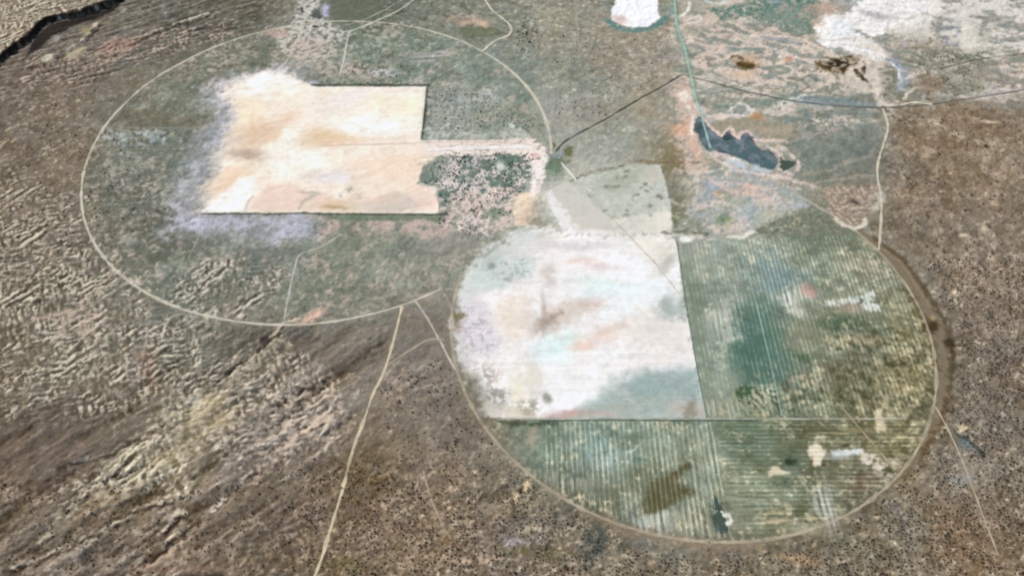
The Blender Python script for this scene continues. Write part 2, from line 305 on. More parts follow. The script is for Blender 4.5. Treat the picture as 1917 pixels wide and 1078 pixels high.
for wm, col, a in (
  (E(690,200,110,36,0,.7,30), (252,243,226), .8), (E(745,205,60,22,0,.8,20), (251,240,212), .7), (E(640,188,50,16,-10,.8,30), (238,228,224), .8), (E(730,170,40,6,0,.8,10), (250,232,226), .7),
  (E(700,235,70,18,0,.8,25), (252,252,246), .9), (E(500,160,50,18,-10,.8,30), (254,254,248), .95), (E(465,212,28,22,0,.8,20), (251,231,200), .8), (E(520,180,26,24,30,.8,25), (250,236,216), .6),
  (E(475,255,45,24,-10,.7,25), (222,190,158), .9), (E(535,225,30,14,-35,.8,20), (226,198,170), .7), (E(600,258,58,16,0,.7,20), (226,198,160), .9), (E(640,262,50,7,0,.8,14), (232,206,176), .7),
  (E(465,292,38,11,5,.8,14), (180,158,138), .85), (E(545,268,22,26,20,.8,20), (254,250,240), .9), (E(560,310,60,22,0,.8,26), (252,248,236), .85), (E(430,335,40,16,-25,.8,20), (240,212,182), .9), (E(420,352,30,8,-25,.8,12,('spk', 0, .8)), (212,178,150), .5),
  (P([(378,396),(456,396),(474,362),(480,330),(452,332),(420,362)], 22, 8), (253,253,246), .95), (P([(470,396),(640,396),(640,372),(540,345),(500,348),(480,372)], 26, 12), (232,206,188), .85),
  (Ln([(560,392),(572,374),(596,362),(566,360)], 26, 30, 8), (178,176,162), .85), (Ln([(458,396),(466,380),(474,368)], 14, 16, 6), (186,172,164), .7), (E(620,332,50,10,0,.8,16), (226,220,228), .7),
  (E(745,318,70,34,0,.7,30), (246,220,196), .9), (E(735,380,56,16,-4,.6,14), (202,190,178), .9), (E(640,385,36,10,0,.7,14), (216,194,160), .8), (E(630,388,26,3,0,.6,6), (176,152,116), .8),
  (E(655,354,9,7,0,.6,8,('spk', -.4, .5)), (150,150,130), .8), (E(672,367,10,6,0,.6,8,('spk', -.4, .5)), (160,158,138), .8), (E(638,366,4,4,0,.6,5), (176,180,160), .7), (E(800,370,26,22,0,.7,14,('spk', -.3, .8)), (238,202,186), .7), (E(700,372,40,10,0,.8,16), (236,212,192), .8)):
    pin(BL, wm, col, a)
bm = BL
w, m = bm; C[w] += (m * (N['hor'][w] * 1.6 + N['hr2'][w] * 1.4 + N['fbm3'][w] * 5.0 + N['diff'][w] * 2.2 + N['spk'][w] * 1.8))[..., None] * np.array([1, 1.05, 1.2], np.float32)
JIT = .7
# hedges of scrub round the basin
for pts, wd in (([(376,401),(560,400),(700,401),(835,402)], 18), ([(585,159),(700,159),(803,160)], 26), ([(801,160),(796,210),(790,258)], 16)):
    paint(Ln(pts, wd, 8, 3), (86,92,78), .85)
paint(P([(600,403),(830,404),(820,412),(640,414)], 14, 8), (112,126,100), .7)

# dark thicket and bleached ground between the basin and the yard
th = P([(792,316),(830,285),(900,284),(1000,290),(1002,330),(985,350),(960,372),(930,380),(880,360),(822,396),(822,348),(786,342)], 16, 12)
paint(th, (112,130,118), .95); dens(th, .45)
paint((th[0], th[1] * S(1.1 * N['fbm3'][th[0]] + .45 * N['spk'][th[0]] + .3 * N['med'][th[0]], .25, 1.0)), (226,214,206), .9)
paint(E(815,315,22,24,0,.6,14), (146,154,142), .8); paint(P([(865,292),(880,286),(900,288),(895,330),(900,350),(870,360),(860,320)], 12, 12, ('spk', -.1, .8)), (206,200,196), .6)
paint(E(945,310,22,10,10,.6,10), (106,128,112), .9); paint(E(938,312,9,9,0,.6,8), (232,226,222), .8)
paint(P([(826,372),(880,350),(960,350),(975,380),(950,430),(880,440),(826,425)], 26, 20, ('spk', -.3, .8)), (226,206,196), .85)
paint(E(880,425,40,16,0,.7,22,('spk', -.2, .8)), (214,206,202), .7); paint(E(925,400,22,10,0,.6,12), (118,134,116), .7); paint(E(850,455,50,16,-8,.7,25), (150,146,136), .6)
dens(E(880,400,60,40,0,.6), .3)
# bleached earth beside the main track and the yard
paint(P([(787,262),(1000,266),(1022,282),(1020,320),(1012,352),(990,366),(1000,320),(985,288),(940,288),(860,290),(787,292)], 14, 8, ('spk', -1.5, 1.)), (240,226,216), .92)
paint(P([(962,366),(1012,356),(1000,385),(986,420),(962,424),(958,390)], 12, 6), (234,214,190), .95); paint(E(990,405,14,20,20,.6,8), (206,186,166), .7)
paint(P([(945,262),(1000,258),(1026,276),(1030,292),(1012,300),(960,290)], 18, 10, ('spk', -1.1, .8)), (244,228,218), .9); paint(P([(1003,296),(1028,292),(1020,330),(1010,362),(992,372),(998,330)], 14, 8, ('spk', -1.2, .8)), (242,232,226), .9); paint(E(1003,291,7,4,0,.6,4), (216,170,164), .7); paint(E(1008,298,6,3,0,.6,4), (150,138,128), .7)
paint(E(1040,310,14,22,20,.6,10), (96,118,96), .75); paint(E(1055,300,18,7,0,.6,8,('spk', -.2, .6)), (110,112,80), .7); paint(E(1066,284,8,9,0,.6,6), (100,106,72), .8)
paint(E(1036,272,5,5,0,.6,4), (104,100,66), .8)

# ------------------------------------------------------------------ north-east: salt flats, brine, swirls
ne_ = P([(1255,-60),(1960,-60),(1960,190),(1660,190),(1640,230),(1300,330),(1260,200)], 90, 40)
w_, m_ = ne_; C[w_] += (m_ * 10)[..., None]; paint((ne_[0], ne_[1] * S(N['sw2'][ne_[0]] + .3 * N['spk'][ne_[0]], .2, 1.2)), (226,213,202), .72); paint((ne_[0], ne_[1] * S(N['swl'][ne_[0]] + .35 * N['spk'][ne_[0]], .5, 1.3)), (216,196,180), .45); paint((ne_[0], ne_[1] * S(-N['sw2'][ne_[0]] + .35 * N['spk'][ne_[0]], .6, 1.4)), (110,134,128), .5); paint((ne_[0], ne_[1] * S(-N['swl'][ne_[0]] + .35 * N['spk'][ne_[0]], .4, 1.4)), (126,138,130), .45)
paint(P([(1158,-60),(1148,20),(1146,38),(1165,48),(1188,54),(1214,50),(1233,38),(1226,18),(1246,-60)], 6, 8), (250,250,250))
paint(E(1163,38,16,9,20,.6,8), (214,196,188), .9); paint(E(1138,10,14,14,0,.6,10,('spk', -.2, .6)), (130,146,138), .8)
paint(Ln([(1137,40),(1150,50),(1168,57),(1190,59),(1212,56),(1232,46),(1244,34)], 60, 24, 5), (104,140,132), .95)
paint(E(1246,18,16,14,0,.6,12,('spk', -.5, .8)), (134,156,146), .8)
paint(P([(1265,-30),(1400,-30),(1395,25),(1350,45),(1290,55),(1262,40)], 24, 18, ('fbm3', -.4, 1.)), (196,182,166), .7)
paint(Ln([(1268,33),(1290,20),(1292,5)], 34, 16, 8), (236,230,220), .85); paint(Ln([(1280,38),(1310,30),(1314,40),(1290,44)], 26, 14, 8), (226,218,206), .8)
paint(Ln([(1325,2),(1345,8),(1362,3)], 36, 18, 6), (206,220,216), .8)
paint(P([(1330,18),(1400,5),(1420,-30),(1560,-30),(1530,20),(1525,60),(1500,65),(1460,50),(1400,32),(1350,40)], 20, 18, ('spk', -.5, .9)), (96,128,114), .9)
paint(E(1480,28,40,18,0,.7,22,('spk', .2, .6)), (156,172,160), .7); paint(E(1450,2,14,5,0,.5,6), (150,162,170), .7)
sw_ = P([(1300,70),(1360,35),(1440,40),(1500,62),(1530,75),(1560,95),(1540,170),(1440,160),(1340,150),(1290,110)], 40, 25)
paint((sw_[0], sw_[1] * S(N['swl'][sw_[0]] + .4 * N['spk'][sw_[0]], -.2, 1.1)), (212,194,180), .85)
paint((sw_[0], sw_[1] * S(-N['swl'][sw_[0]] + .3 * N['spk'][sw_[0]], .5, 1.4)), (140,150,142), .7)
for pts, wd, col in (([(1365,55),(1400,68),(1440,68),(1500,72),(1530,86)], 26, (222,206,192)), ([(1380,72),(1420,84),(1460,95),(1490,104)], 26, (226,208,196)), ([(1370,52),(1382,62)], 18, (120,118,108)), ([(1365,92),(1400,94),(1420,92)], 40, (140,156,146)), ([(1430,70),(1480,78),(1500,84)], 50, (150,156,158)), ([(1460,120),(1475,112),(1480,118)], 36, (230,206,190)), ([(1462,108),(1490,106),(1486,118)], 22, (238,228,220))):
    paint(Ln(pts, wd, 20, 8), col, .8)
paint(E(1478,113,8,6,0,.5,4), (196,152,132), .9); paint(E(1400,115,26,13,0,.6,10), (206,178,150), .85)
paint(E(1397,122,19,8,8,.6,6), (84,68,34), .95); paint(Ln([(1368,108),(1380,105),(1392,112)], 26, 16, 5), (112,92,66), .9); paint(E(1390,140,22,7,0,.6,8), (216,190,160), .8)
wt = P([(1524,52),(1545,30),(1600,22),(1625,-60),(1745,-60),(1765,25),(1710,52),(1655,62),(1625,74),(1645,94),(1665,106),(1655,122),(1620,108),(1585,96),(1555,90),(1530,74)], 20, 22)
paint(wt, (244,241,237), .97); paint((wt[0], wt[1] * S(N['swl'][wt[0]] + .5 * N['spk'][wt[0]], .5, 1.8)), (200,190,176), .6)
paint(E(1640,28,30,6,12,.7,8), (172,166,166), .7); paint(E(1588,60,40,14,20,.7,16), (234,240,240), .7); paint(E(1530,42,14,11,0,.6,10,('spk', -.2, .7)), (220,184,156), .8); paint(E(1540,18,36,12,0,.7,16), (186,156,136), .7)
paint(Ln([(1600,56),(1640,74),(1665,92),(1690,105)], 44, 40, 8), (150,148,132), .85)
paint(P([(1680,50),(1730,45),(1770,60),(1800,90),(1760,130),(1700,105),(1660,80)], 30, 20, ('swl', -.3, 1.)), (146,136,114), .8); paint(E(1700,55,22,6,0,.6,12), (120,116,96), .7)
paint(P([(1570,110),(1600,100),(1660,120),(1655,180),(1600,170),(1540,150),(1520,120)], 26, 16, ('spk', -.9, .9)), (220,202,184), .8)
paint(P([(1524,122),(1560,112),(1585,104),(1612,112),(1600,120),(1582,124),(1578,142),(1560,136)], 14, 8), (88,70,38), .95); paint(E(1560,122,34,12,-8,.7,8), (96,78,44), .7); paint(E(1568,120,18,9,0,.6,8), (56,48,22), .9); paint(E(1594,117,4,3,0,.5,3), (176,150,110), .9)
paint(Ln([(1604,134),(1612,148),(1620,152)], 50, 22, 6), (92,76,44), .95); paint(E(1618,130,5,6,0,.5,4), (82,70,40), .9); paint(E(1578,174,9,3,8,.5,4), (124,112,116), .8)
paint(P([(1490,150),(1515,138),(1535,150),(1520,165),(1492,166)], 12, 6), (138,142,132), .8); paint(Ln([(1500,152),(1512,142),(1528,152),(1512,162)], 14, 10, 4), (108,116,110), .7)
paint(Ln([(1655,110),(1676,116),(1690,132),(1692,152),(1686,164)], 70, 36, 5), (150,164,172), .9); paint(Ln([(1650,112),(1668,116),(1682,130),(1684,146)], 14, 10, 3), (232,234,236), .9)
paint(P([(1648,118),(1672,124),(1682,140),(1680,165),(1690,186),(1662,188),(1655,160),(1645,140)], 14, 8, ('spk', -.9, .9)), (132,132,112), .85); paint(E(1712,180,14,11,0,.45,5), (136,134,114), .9); paint(Ln([(1694,184),(1698,172),(1710,164),(1732,164)], 20, 14, 4), (226,218,196), .8)
paint(P([(1786,36),(1806,44),(1794,66),(1796,90),(1770,85),(1750,60)], 14, 8), (146,150,154), .9); paint(P([(1806,44),(1830,55),(1832,75),(1812,95),(1797,92),(1798,68)], 12, 8), (216,210,192), .9)
paint(Ln([(1740,30),(1780,20),(1830,10),(1880,20)], 60, 50, 16, ('swl', -.2, 1.)), (214,208,194), .8); paint(E(1790,28,24,8,0,.7,10), (144,140,122), .7); paint(E(1835,32,18,10,20,.6,10), (140,136,116), .7)
paint(E(1821,10,9,6,0,.6,3), (214,210,194), .8); paint(E(1821,10,3.6,3,0,.4,1), (24,24,22), 1)
gr = P([(1700,105),(1860,95),(1840,165),(1780,180),(1720,150)], 30, 25); paint(gr, (120,124,102), .6); paint((gr[0], gr[1] * S(N['spk'][gr[0]] + N['med'][gr[0]], .4, 1.4)), (178,172,148), .7); dens(gr, .22)
paint(E(1740,160,30,16,10,.7,12), (150,122,94), .7); paint(E(1840,140,16,18,0,.7,14), (168,154,132), .6)
paint(P([(1480,178),(1560,182),(1640,192),(1640,200),(1560,200),(1480,194)], 10, 6), (128,144,146), .7)

fr_ = P([(1500,80),(1640,60),(1700,60),(1880,-20),(1880,110),(1760,130),(1700,150),(1660,190),(1540,180),(1440,150),(1440,100)], 60, 30); paint((fr_[0], fr_[1] * S(N['swl'][fr_[0]] + .5 * N['spk'][fr_[0]], .1, 1.3)), (212,200,182), .6)
paint(E(1462,196,16,7,-20,.7,8,('spk', -.8, .7)), (232,226,214), .85); paint(E(1468,194,3,2,0,.5,2), (62,60,54), .9)
nw_ = P([(1690,-60),(1960,-60),(1960,90),(1840,110),(1780,70),(1700,70)], 60, 40); paint((nw_[0], nw_[1] * S(N['sw2'][nw_[0]] + .6 * N['swl'][nw_[0]] + .4 * N['spk'][nw_[0]], -.6, 1.0)), (224,218,204), .75)
for pts_, wd_, c_, a_ in (([(1740,-20),(1760,20),(1720,48),(1680,58)], 120, (236,230,220), .8), ([(1880,5),(1820,22),(1770,30),(1740,36)], 70, (228,222,208), .75), ([(1850,60),(1835,90),(1800,100)], 50, (206,200,180), .7), ([(1600,70),(1660,105),(1640,150),(1650,195)], 50, (226,214,196), .7), ([(1500,190),(1470,196),(1500,180),(1530,172)], 26, (222,218,206), .7), ([(1640,360),(1652,375),(1642,392)], 40, (214,206,188), .7)):
    paint(Ln(pts_, wd_, wd_ * .7, 16), c_, a_)
paint(Ln([(1262,-20),(1266,40),(1276,75),(1284,100),(1293,140),(1303,185)], 64, 40, 10, ('spk', -.5, .9)), (112,138,118), .7)
# the lake country south of the asphalt road
paint(P([(1250,150),(1290,150),(1310,200),(1330,225),(1300,230),(1296,262),(1320,290),(1330,320),(1290,330),(1262,280),(1268,220)], 26, 18, ('fbm3', -.7, 1.1)), (216,190,174), .85)
paint(E(1283,180,12,10,0,.6,8), (238,226,212), .9); paint(E(1275,238,26,12,0,.7,14), (224,178,146), .7); paint(E(1262,228,18,5,10,.6,8), (150,144,134), .8); paint(E(1256,300,26,26,0,.7,20), (128,114,80), .6)
paint(Ln([(1305,200),(1330,214),(1370,218),(1400,218),(1412,208)], 50, 40, 8), (224,208,196), .8)
paint(Ln([(1370,212),(1368,202),(1385,194),(1400,198),(1405,208),(1392,216),(1372,214)], 26, 26, 7, ('spk', -1.4, .8)), (228,222,214), .85); paint(E(1385,206,13,6,0,.6,5), (158,156,150), .8)
paint(P([(1330,232),(1360,222),(1410,220),(1440,228),(1500,236),(1490,255),(1440,262),(1405,245),(1395,242),(1380,250),(1368,236),(1350,248)], 12, 10), (160,150,128), .75); paint(E(1420,220,14,7,10,.6,8), (176,140,100), .8)
paint(Ln([(1300,216),(1325,232),(1334,246),(1346,256),(1352,256),(1362,246),(1368,240),(1376,256),(1384,264),(1392,248),(1400,246),(1412,262),(1432,264),(1470,262)], 34, 24, 4, ('spk', -1.6, .8)), (226,200,188), .9)
LAKE = [(1302,222),(1310,220),(1322,232),(1330,240),(1336,247),(1345,255),(1352,258),(1360,250),(1366,244),(1372,254),(1380,260),(1386,264),(1392,252),(1398,249),(1405,254),(1412,264),(1416,273),(1430,281),(1440,281),(1450,288),(1456,300),(1452,315),(1445,318),(1432,314),(1412,310),(1400,304),(1385,298),(1366,291),(1350,286),(1336,281),(1328,285),(1320,277),(1310,262),(1302,246),(1299,232)]
POND = [(1464,296),(1467,303),(1476,302),(1488,304),(1486,311),(1480,318),(1472,320),(1470,327),(1466,320),(1460,315),(1461,308),(1463,302)]
for pl in (LAKE, POND):
    lk = P(pl, 8, 4); paint(lk, (84,108,112), 1); raise_(lk, -3); level(P(pl, 40))
paint(E(1383,302,20,6,5,.6,5,('spk', -.5, .6)), (240,240,234), .9); paint(P([(1350,300),(1410,305),(1440,318),(1420,330),(1370,322)], 16, 12, ('spk', -.4, .9)), (186,200,206), .8)
paint(P([(1330,285),(1360,290),(1370,296),(1345,298)], 8, 6, ('spk', -.3, .6)), (206,190,188), .8)
paint(Ln([(1440,276),(1456,284),(1466,296),(1460,318),(1478,326),(1492,318),(1498,308),(1488,298),(1480,290)], 26, 18, 5), (220,202,190), .85)
pk = P([(1290,320),(1360,318),(1460,325),(1510,350),(1500,400),(1440,430),(1330,435),(1290,400)], 30, 25)
paint((pk[0], pk[1] * S(N['swl'][pk[0]] + .4 * N['spk'][pk[0]], -.4, 1.0)), (216,200,190), .8); paint((pk[0], pk[1] * S(-N['fbm3'][pk[0]] + .6 * N['spk'][pk[0]], .5, 1.6)), (160,170,170), .85)
paint(E(1330,352,16,24,10,.6,12), (170,178,184), .8); paint(E(1342,362,7,6,0,.6,5), (200,156,126), .6); paint(E(1400,350,26,12,20,.7,12), (222,188,172), .5); paint(E(1360,412,18,9,0,.6,8,('spk', -.4, .6)), (110,136,96), .85); paint(E(1405,395,26,14,-20,.7,10), (172,182,182), .7)
paint(E(1270,395,16,30,0,.7,14), (116,118,96), .8); paint(E(1300,420,20,10,0,.6,10), (140,142,126), .7); paint(E(1260,350,14,24,0,.8,12,('spk', -.4, .8)), (120,118,98), .7)
paint(P([(1420,430),(1500,395),(1560,398),(1610,425),(1600,445),(1500,448),(1410,445)], 26, 14, ('spk', -1, 1.)), (116,122,104), .85)
paint(Ln([(1430,410),(1480,388),(1500,378)], 60, 40, 10), (172,180,178), .7)
cr = P([(1545,360),(1580,345),(1640,345),(1640,380),(1612,428),(1580,432),(1555,410)], 18, 14); paint(cr, (150,132,114), .8); paint((cr[0], cr[1] * S(N['lab'][cr[0]], .0, 1)), (206,190,170), .7)
paint(Ln([(1565,410),(1580,424),(1604,430),(1618,422),(1622,412)], 26, 16, 4), (226,216,196), .9); paint(E(1602,380,10,4,15,.5,5), (74,66,58), .8)
paint(P([(1480,240),(1640,235),(1640,330),(1560,350),(1490,330)], 40, 20, ('spk', -.2, .9)), (112,124,116), .6)

for pts_, wd_, c_, a_ in (([(1340,300),(1380,318),(1430,326),(1480,334),(1530,352)], 30, (226,206,194), .8), ([(1330,312),(1370,334),(1420,344),(1470,352),(1500,372)], 26, (152,166,164), .7), ([(1320,330),(1360,352),(1400,364),(1440,372)], 30, (226,196,180), .7), ([(1316,300),(1300,330),(1310,360),(1296,392)], 30, (206,200,190), .7), ([(1470,262),(1520,250),(1580,240)], 26, (190,172,158), .6), ([(1500,330),(1560,318),(1610,296),(1636,280)], 34, (172,160,140), .6), ([(1510,345),(1570,338),(1636,322)], 20, (188,172,146), .6),
  ([(1260,250),(1290,262),(1306,290),(1330,306)], 24, (222,180,150), .6), ([(1290,200),(1298,225),(1292,250)], 30, (236,222,212), .8), ([(1310,196),(1322,212),(1334,224)], 24, (186,192,200), .8), ([(1690,60),(1730,70),(1780,66),(1830,110)], 26, (206,196,174), .7), ([(1700,88),(1750,96),(1800,120)], 40, (120,118,96), .6), ([(1720,20),(1770,40),(1760,70)], 22, (150,148,140), .7), ([(1650,30),(1700,36),(1740,24)], 18, (190,184,176), .7), ([(1560,60),(1600,78),(1640,110)], 22, (226,232,232), .7)):
    paint(Ln(pts_, wd_, wd_ * .7, 12, ('spk', -1.5, 1.)), c_, a_)
# speckled red-brown plain in the east
est = P([(1660,215),(1960,200),(1960,520),(1760,520),(1690,470),(1655,420)], 40, 25)
paint((est[0], est[1] * S(N['fbm3'][est[0]] + .5 * N['med'][est[0]], 1.1, 2.4)), (196,174,144), .55); paint((est[0], est[1] * S(-N['fbm3'][est[0]] + .5 * N['spk'][est[0]], .9, 2.2)), (108,90,64), .45); dens(est, .12)
for p_ in ((1745,230,22,6,20),(1790,250,14,6,20),(1850,228,22,4,10),(1850,430,10,14,0),(1815,445,8,7,0),(1858,470,8,18,0),(1800,490,14,12,-30),(1830,640,14,4,5),(1795,548,26,6,-20)):
    paint(E(*p_, .7, 14, ('spk', -.6, .8)), (220,202,170), .8)
paint(E(1848,275,5,2.5,20,.5,2), (50,42,32), .8)

# ------------------------------------------------------------------ the eastern ring: plots, basin, worn ground
w = ALL
paint((ALL, INR * S(N['fbm3'] + .6 * N['spk'], 1.2, 2.2)), (196,186,158), .6)
NPLOT = [(1012,364),(1060,338),(1100,324),(1150,314),(1190,309),(1236,309),(1247,345),(1256,390),(1260,437),(1065,438)]
NP = P(NPLOT, 6, 2); paint(NP, (196,199,187), .95); level(P(NPLOT, 40)); paint(Ln([(1070,336),(1100,326),(1130,318),(1165,310)], 26, 22, 8, ('spk', -.6, .8)), (100,94,66), .8); paint(Ln([(1190,304),(1240,303),(1310,304)], 30, 26, 8, ('spk', -.6, .8)), (122,100,68), .75)
w, m = NP; C[w] += (m * (N['spk'][w] * 4 + N['fine'][w] * 3))[..., None]
for wm, col, a in ((P([(1060,437),(1012,364),(1060,336),(1168,437)], 6, 1), (210,207,196), 1), (P([(1140,405),(1260,400),(1262,440),(1170,440)], 26, 10), (226,222,210), .95), (E(1095,425,50,14,20,.7,14), (216,208,198), .8), (E(1165,330,50,16,-8,.7,16), (166,172,154), .7),
                   (E(1150,350,36,12,0,.7,14,('spk', 0, .8)), (148,154,138), .7), (E(1225,330,16,14,0,.7,12), (206,196,182), .7), (E(1240,410,10,26,0,.7,8,('ver', -.2, .6)), (236,230,214), .7), (E(1120,435,60,4,0,.7,6), (238,232,222), .8)):
    pin(NP, wm, col, a)
for x_, y_, r_ in ((1168,331,3.5),(1140,347,4),(1130,349,3),(1150,343,3),(1173,318,3),(1210,347,4),(1188,370,4),(1200,355,3),(1215,362,3),(1196,368,3),(1108,367,3),(1131,398,3),(1146,405,3),(1172,393,3),(1215,405,3),(1170,400,3),(1234,372,5),(1215,388,2.5),(1152,330,3),(1186,343,2.5),(1222,352,2.5)):
    paint(E(x_, y_, r_ + 1, r_ * .7, 0, .9, 12), (110,114,98), .6)
paint(E(1245,436,8,3,0,.5,4), (120,106,90), .8); paint(Ln([(1258,440),(1262,437),(1285,432),(1320,436)], 34, 24, 8), (110,116,96), .7)
paint(Ln([(1120,441),(1170,441),(1230,441),(1300,441),(1324,443)], 34, 30, 8, ('spk', -.6, .9)), (240,236,228), .6); paint(E(1284,447,12,5,0,.5,6), (246,242,232), .95)
paint(Ln([(1360,442),(1390,444),(1410,436)], 34, 18, 6), (230,224,210), .8)
paint(Ln([(1022,366),(1040,385),(1072,437)], 90, 60, 6), (238,235,231), .9); paint(E(1010,385,12,26,20,.6,8,('spk', -.6, .8)), (190,180,154), .8); paint(E(1005,418,16,12,0,.7,10), (160,152,130), .7)

BASIN_R = [(926,783),(905,740),(880,690),(866,640),(862,590),(868,540),(885,500),(915,468),(960,440),(1010,428),(1060,439),(1170,441),(1262,449),(1270,475),(1279,560),(1292,620),(1304,690),(1321,781)]
paint(P([(850,600),(855,540),(880,490),(920,455),(965,430),(930,480),(880,540),(866,640),(870,690)], 20, 14, ('spk', -1.4, 1)), (188,190,180), .85)
CR_R = [(700,783),(700,300),(1000,300),(1250,300),(1262,449),(1270,475),(1279,560),(1292,620),(1304,690),(1321,781)]
FZ_R = [(930,830),(903,745),(876,690),(860,640),(856,590),(862,540),(882,500),(913,466),(956,440),(1006,426),(1100,438),(1200,443),(1400,450),(1500,830)]
JIT = .3
BR = (ALL, full(P(CR_R, 5, 2)) * full(P(FZ_R, 60, 14)))
JIT = .7
BR[1][:] *= 1 - .6 * full(E(915,740,80,60,0,.7,20,('spk', .35, .6)))
paint(BR, (243,240,237)); level(P(BASIN_R, 40))
JIT = .15
for wm, col, a in (
  (P([(860,560),(880,500),(960,435),(1040,440),(1000,500),(960,530),(890,545)], 40, 25), (206,216,210), .95), (E(950,500,50,26,0,.7,25,('spk', .5, .6)), (158,168,164), .8), (E(918,480,30,14,-40,.7,16), (180,190,180), .7), (Ln([(905,482),(920,468),(942,450)], 22, 16, 5), (130,142,128), .8), (E(920,498,7,6,0,.6,6), (130,138,132), .8), (E(950,523,8,4,0,.6,6), (140,146,146), .8),
  (E(890,610,36,60,0,.7,25), (222,215,220), .85), (E(895,620,30,60,0,.8,20,('spk', .5, .5)), (165,160,160), .75), (E(965,590,32,44,0,.7,20), (236,222,206), .9), (E(1000,470,60,20,0,.7,25), (240,232,228), .8), (E(1030,440,30,10,0,.7,12), (222,214,204), .7),
  (E(1080,460,60,8,0,.7,14), (212,204,204), .7), (E(1120,500,20,7,0,.7,10), (214,196,192), .8), (E(1090,490,26,7,0,.7,10), (232,208,198), .8), (E(1030,515,16,18,0,.8,14), (206,196,188), .8),
  (E(1150,540,70,14,-4,.8,20), (228,246,246), .8), (E(1200,560,60,34,0,.8,30), (240,250,250), .8), (E(1180,490,60,24,0,.8,30), (250,248,246), .8), (E(1110,525,40,8,0,.8,16), (226,246,240), .7),
  (E(1060,585,62,20,-20,.7,18), (206,188,174), .7), (E(1022,610,22,16,-30,.7,12), (170,152,138), .7), (Ln([(1010,618),(1030,598),(1054,584)], 30, 34, 10), (160,142,130), .6), (E(1110,567,20,6,-4,.7,8), (210,180,168), .45), (E(1018,590,5,40,0,.9,8), (170,152,136), .6),
  (E(1030,655,42,22,-20,.7,20), (224,246,246), .8), (E(1060,640,20,24,0,.8,18), (220,246,240), .8), (E(1130,628,56,18,-16,.7,18), (234,212,198), .65), (E(1150,612,36,10,-16,.7,12), (214,192,178), .45), (E(1090,645,20,8,0,.8,8), (240,204,186), .6), (E(1230,620,50,50,0,.8,30), (232,224,214), .8), (E(1215,650,30,20,0,.8,16,('diff', 0, .8)), (250,246,242), .7),
  (E(950,690,70,34,0,.7,30), (250,247,242), .9), (E(970,740,16,50,0,.7,14), (240,232,212), .9), (E(910,700,30,30,0,.8,20,('spk', .1, .7)), (196,176,166), .8), (E(1000,700,14,30,0,.8,10), (226,216,196), .7),
  (E(1100,730,60,30,-20,.8,20), (250,248,246), .9), (E(1050,750,30,24,-30,.8,14), (252,250,248), .8),
  (P([(1060,782),(1090,752),(1130,722),(1190,700),(1260,692),(1310,690),(1330,790),(1060,790)], 75, 20), (160,178,172), .95), (E(1230,730,70,28,0,.8,30), (148,166,162), .7), (E(1160,765,90,12,-5,.8,14), (172,176,164), .6), (E(1290,770,30,12,0,.8,12), (190,176,162), .8), (E(1055,774,34,9,-8,.6,8), (196,160,150), .9), (E(1110,776,40,5,0,.7,6), (188,166,154), .7),
  (E(1258,574,26,22,0,.8,16), (158,170,162), .9), (E(1240,450,30,12,0,.7,14), (246,240,228), .8), (E(1256,480,24,16,-20,.8,12), (170,172,160), .75), (E(1245,500,22,10,-20,.8,10), (186,184,172), .7), (E(1268,520,14,40,5,.8,10), (250,248,244), .9), (P([(1170,441),(1262,449),(1268,470),(1220,500)], 26, 8), (238,232,218), .8),
  (E(926,748,18,20,0,.7,14,('spk', -.5, .6)), (104,108,88), .85), (E(895,715,18,24,30,.7,14,('spk', -.2, .6)), (130,122,108), .8), (E(1022,743,9,8,0,.9,10), (124,122,114), .8), (E(985,760,20,12,0,.7,10,('spk', -.2, .6)), (128,130,112), .8), (P([(905,762),(1000,764),(1010,784),(920,784)], 14, 8), (206,196,176), .7), (E(985,775,12,10,0,.7,8,('spk', -.2, .6)), (150,140,120), .7), (Ln([(940,783),(944,770),(950,760)], 14, 10, 4), (240,234,220), .7)):
    pin(BR, wm, col, a)
w, m = BR; C[w] += (m * (N['hor'][w] * 2.4 + N['hr2'][w] * 1.6 + N['fbm3'][w] * 5.5 + N['spk'][w] * 2.6 + N['fine'][w] * 1.5))[..., None] * np.array([1, 1.0, 1.05], np.float32)
JIT = .7
paint(E(862,592,10,12,0,.6,8), (118,108,74), .8); paint(E(860,615,10,8,0,.6,8), (150,132,110), .6)

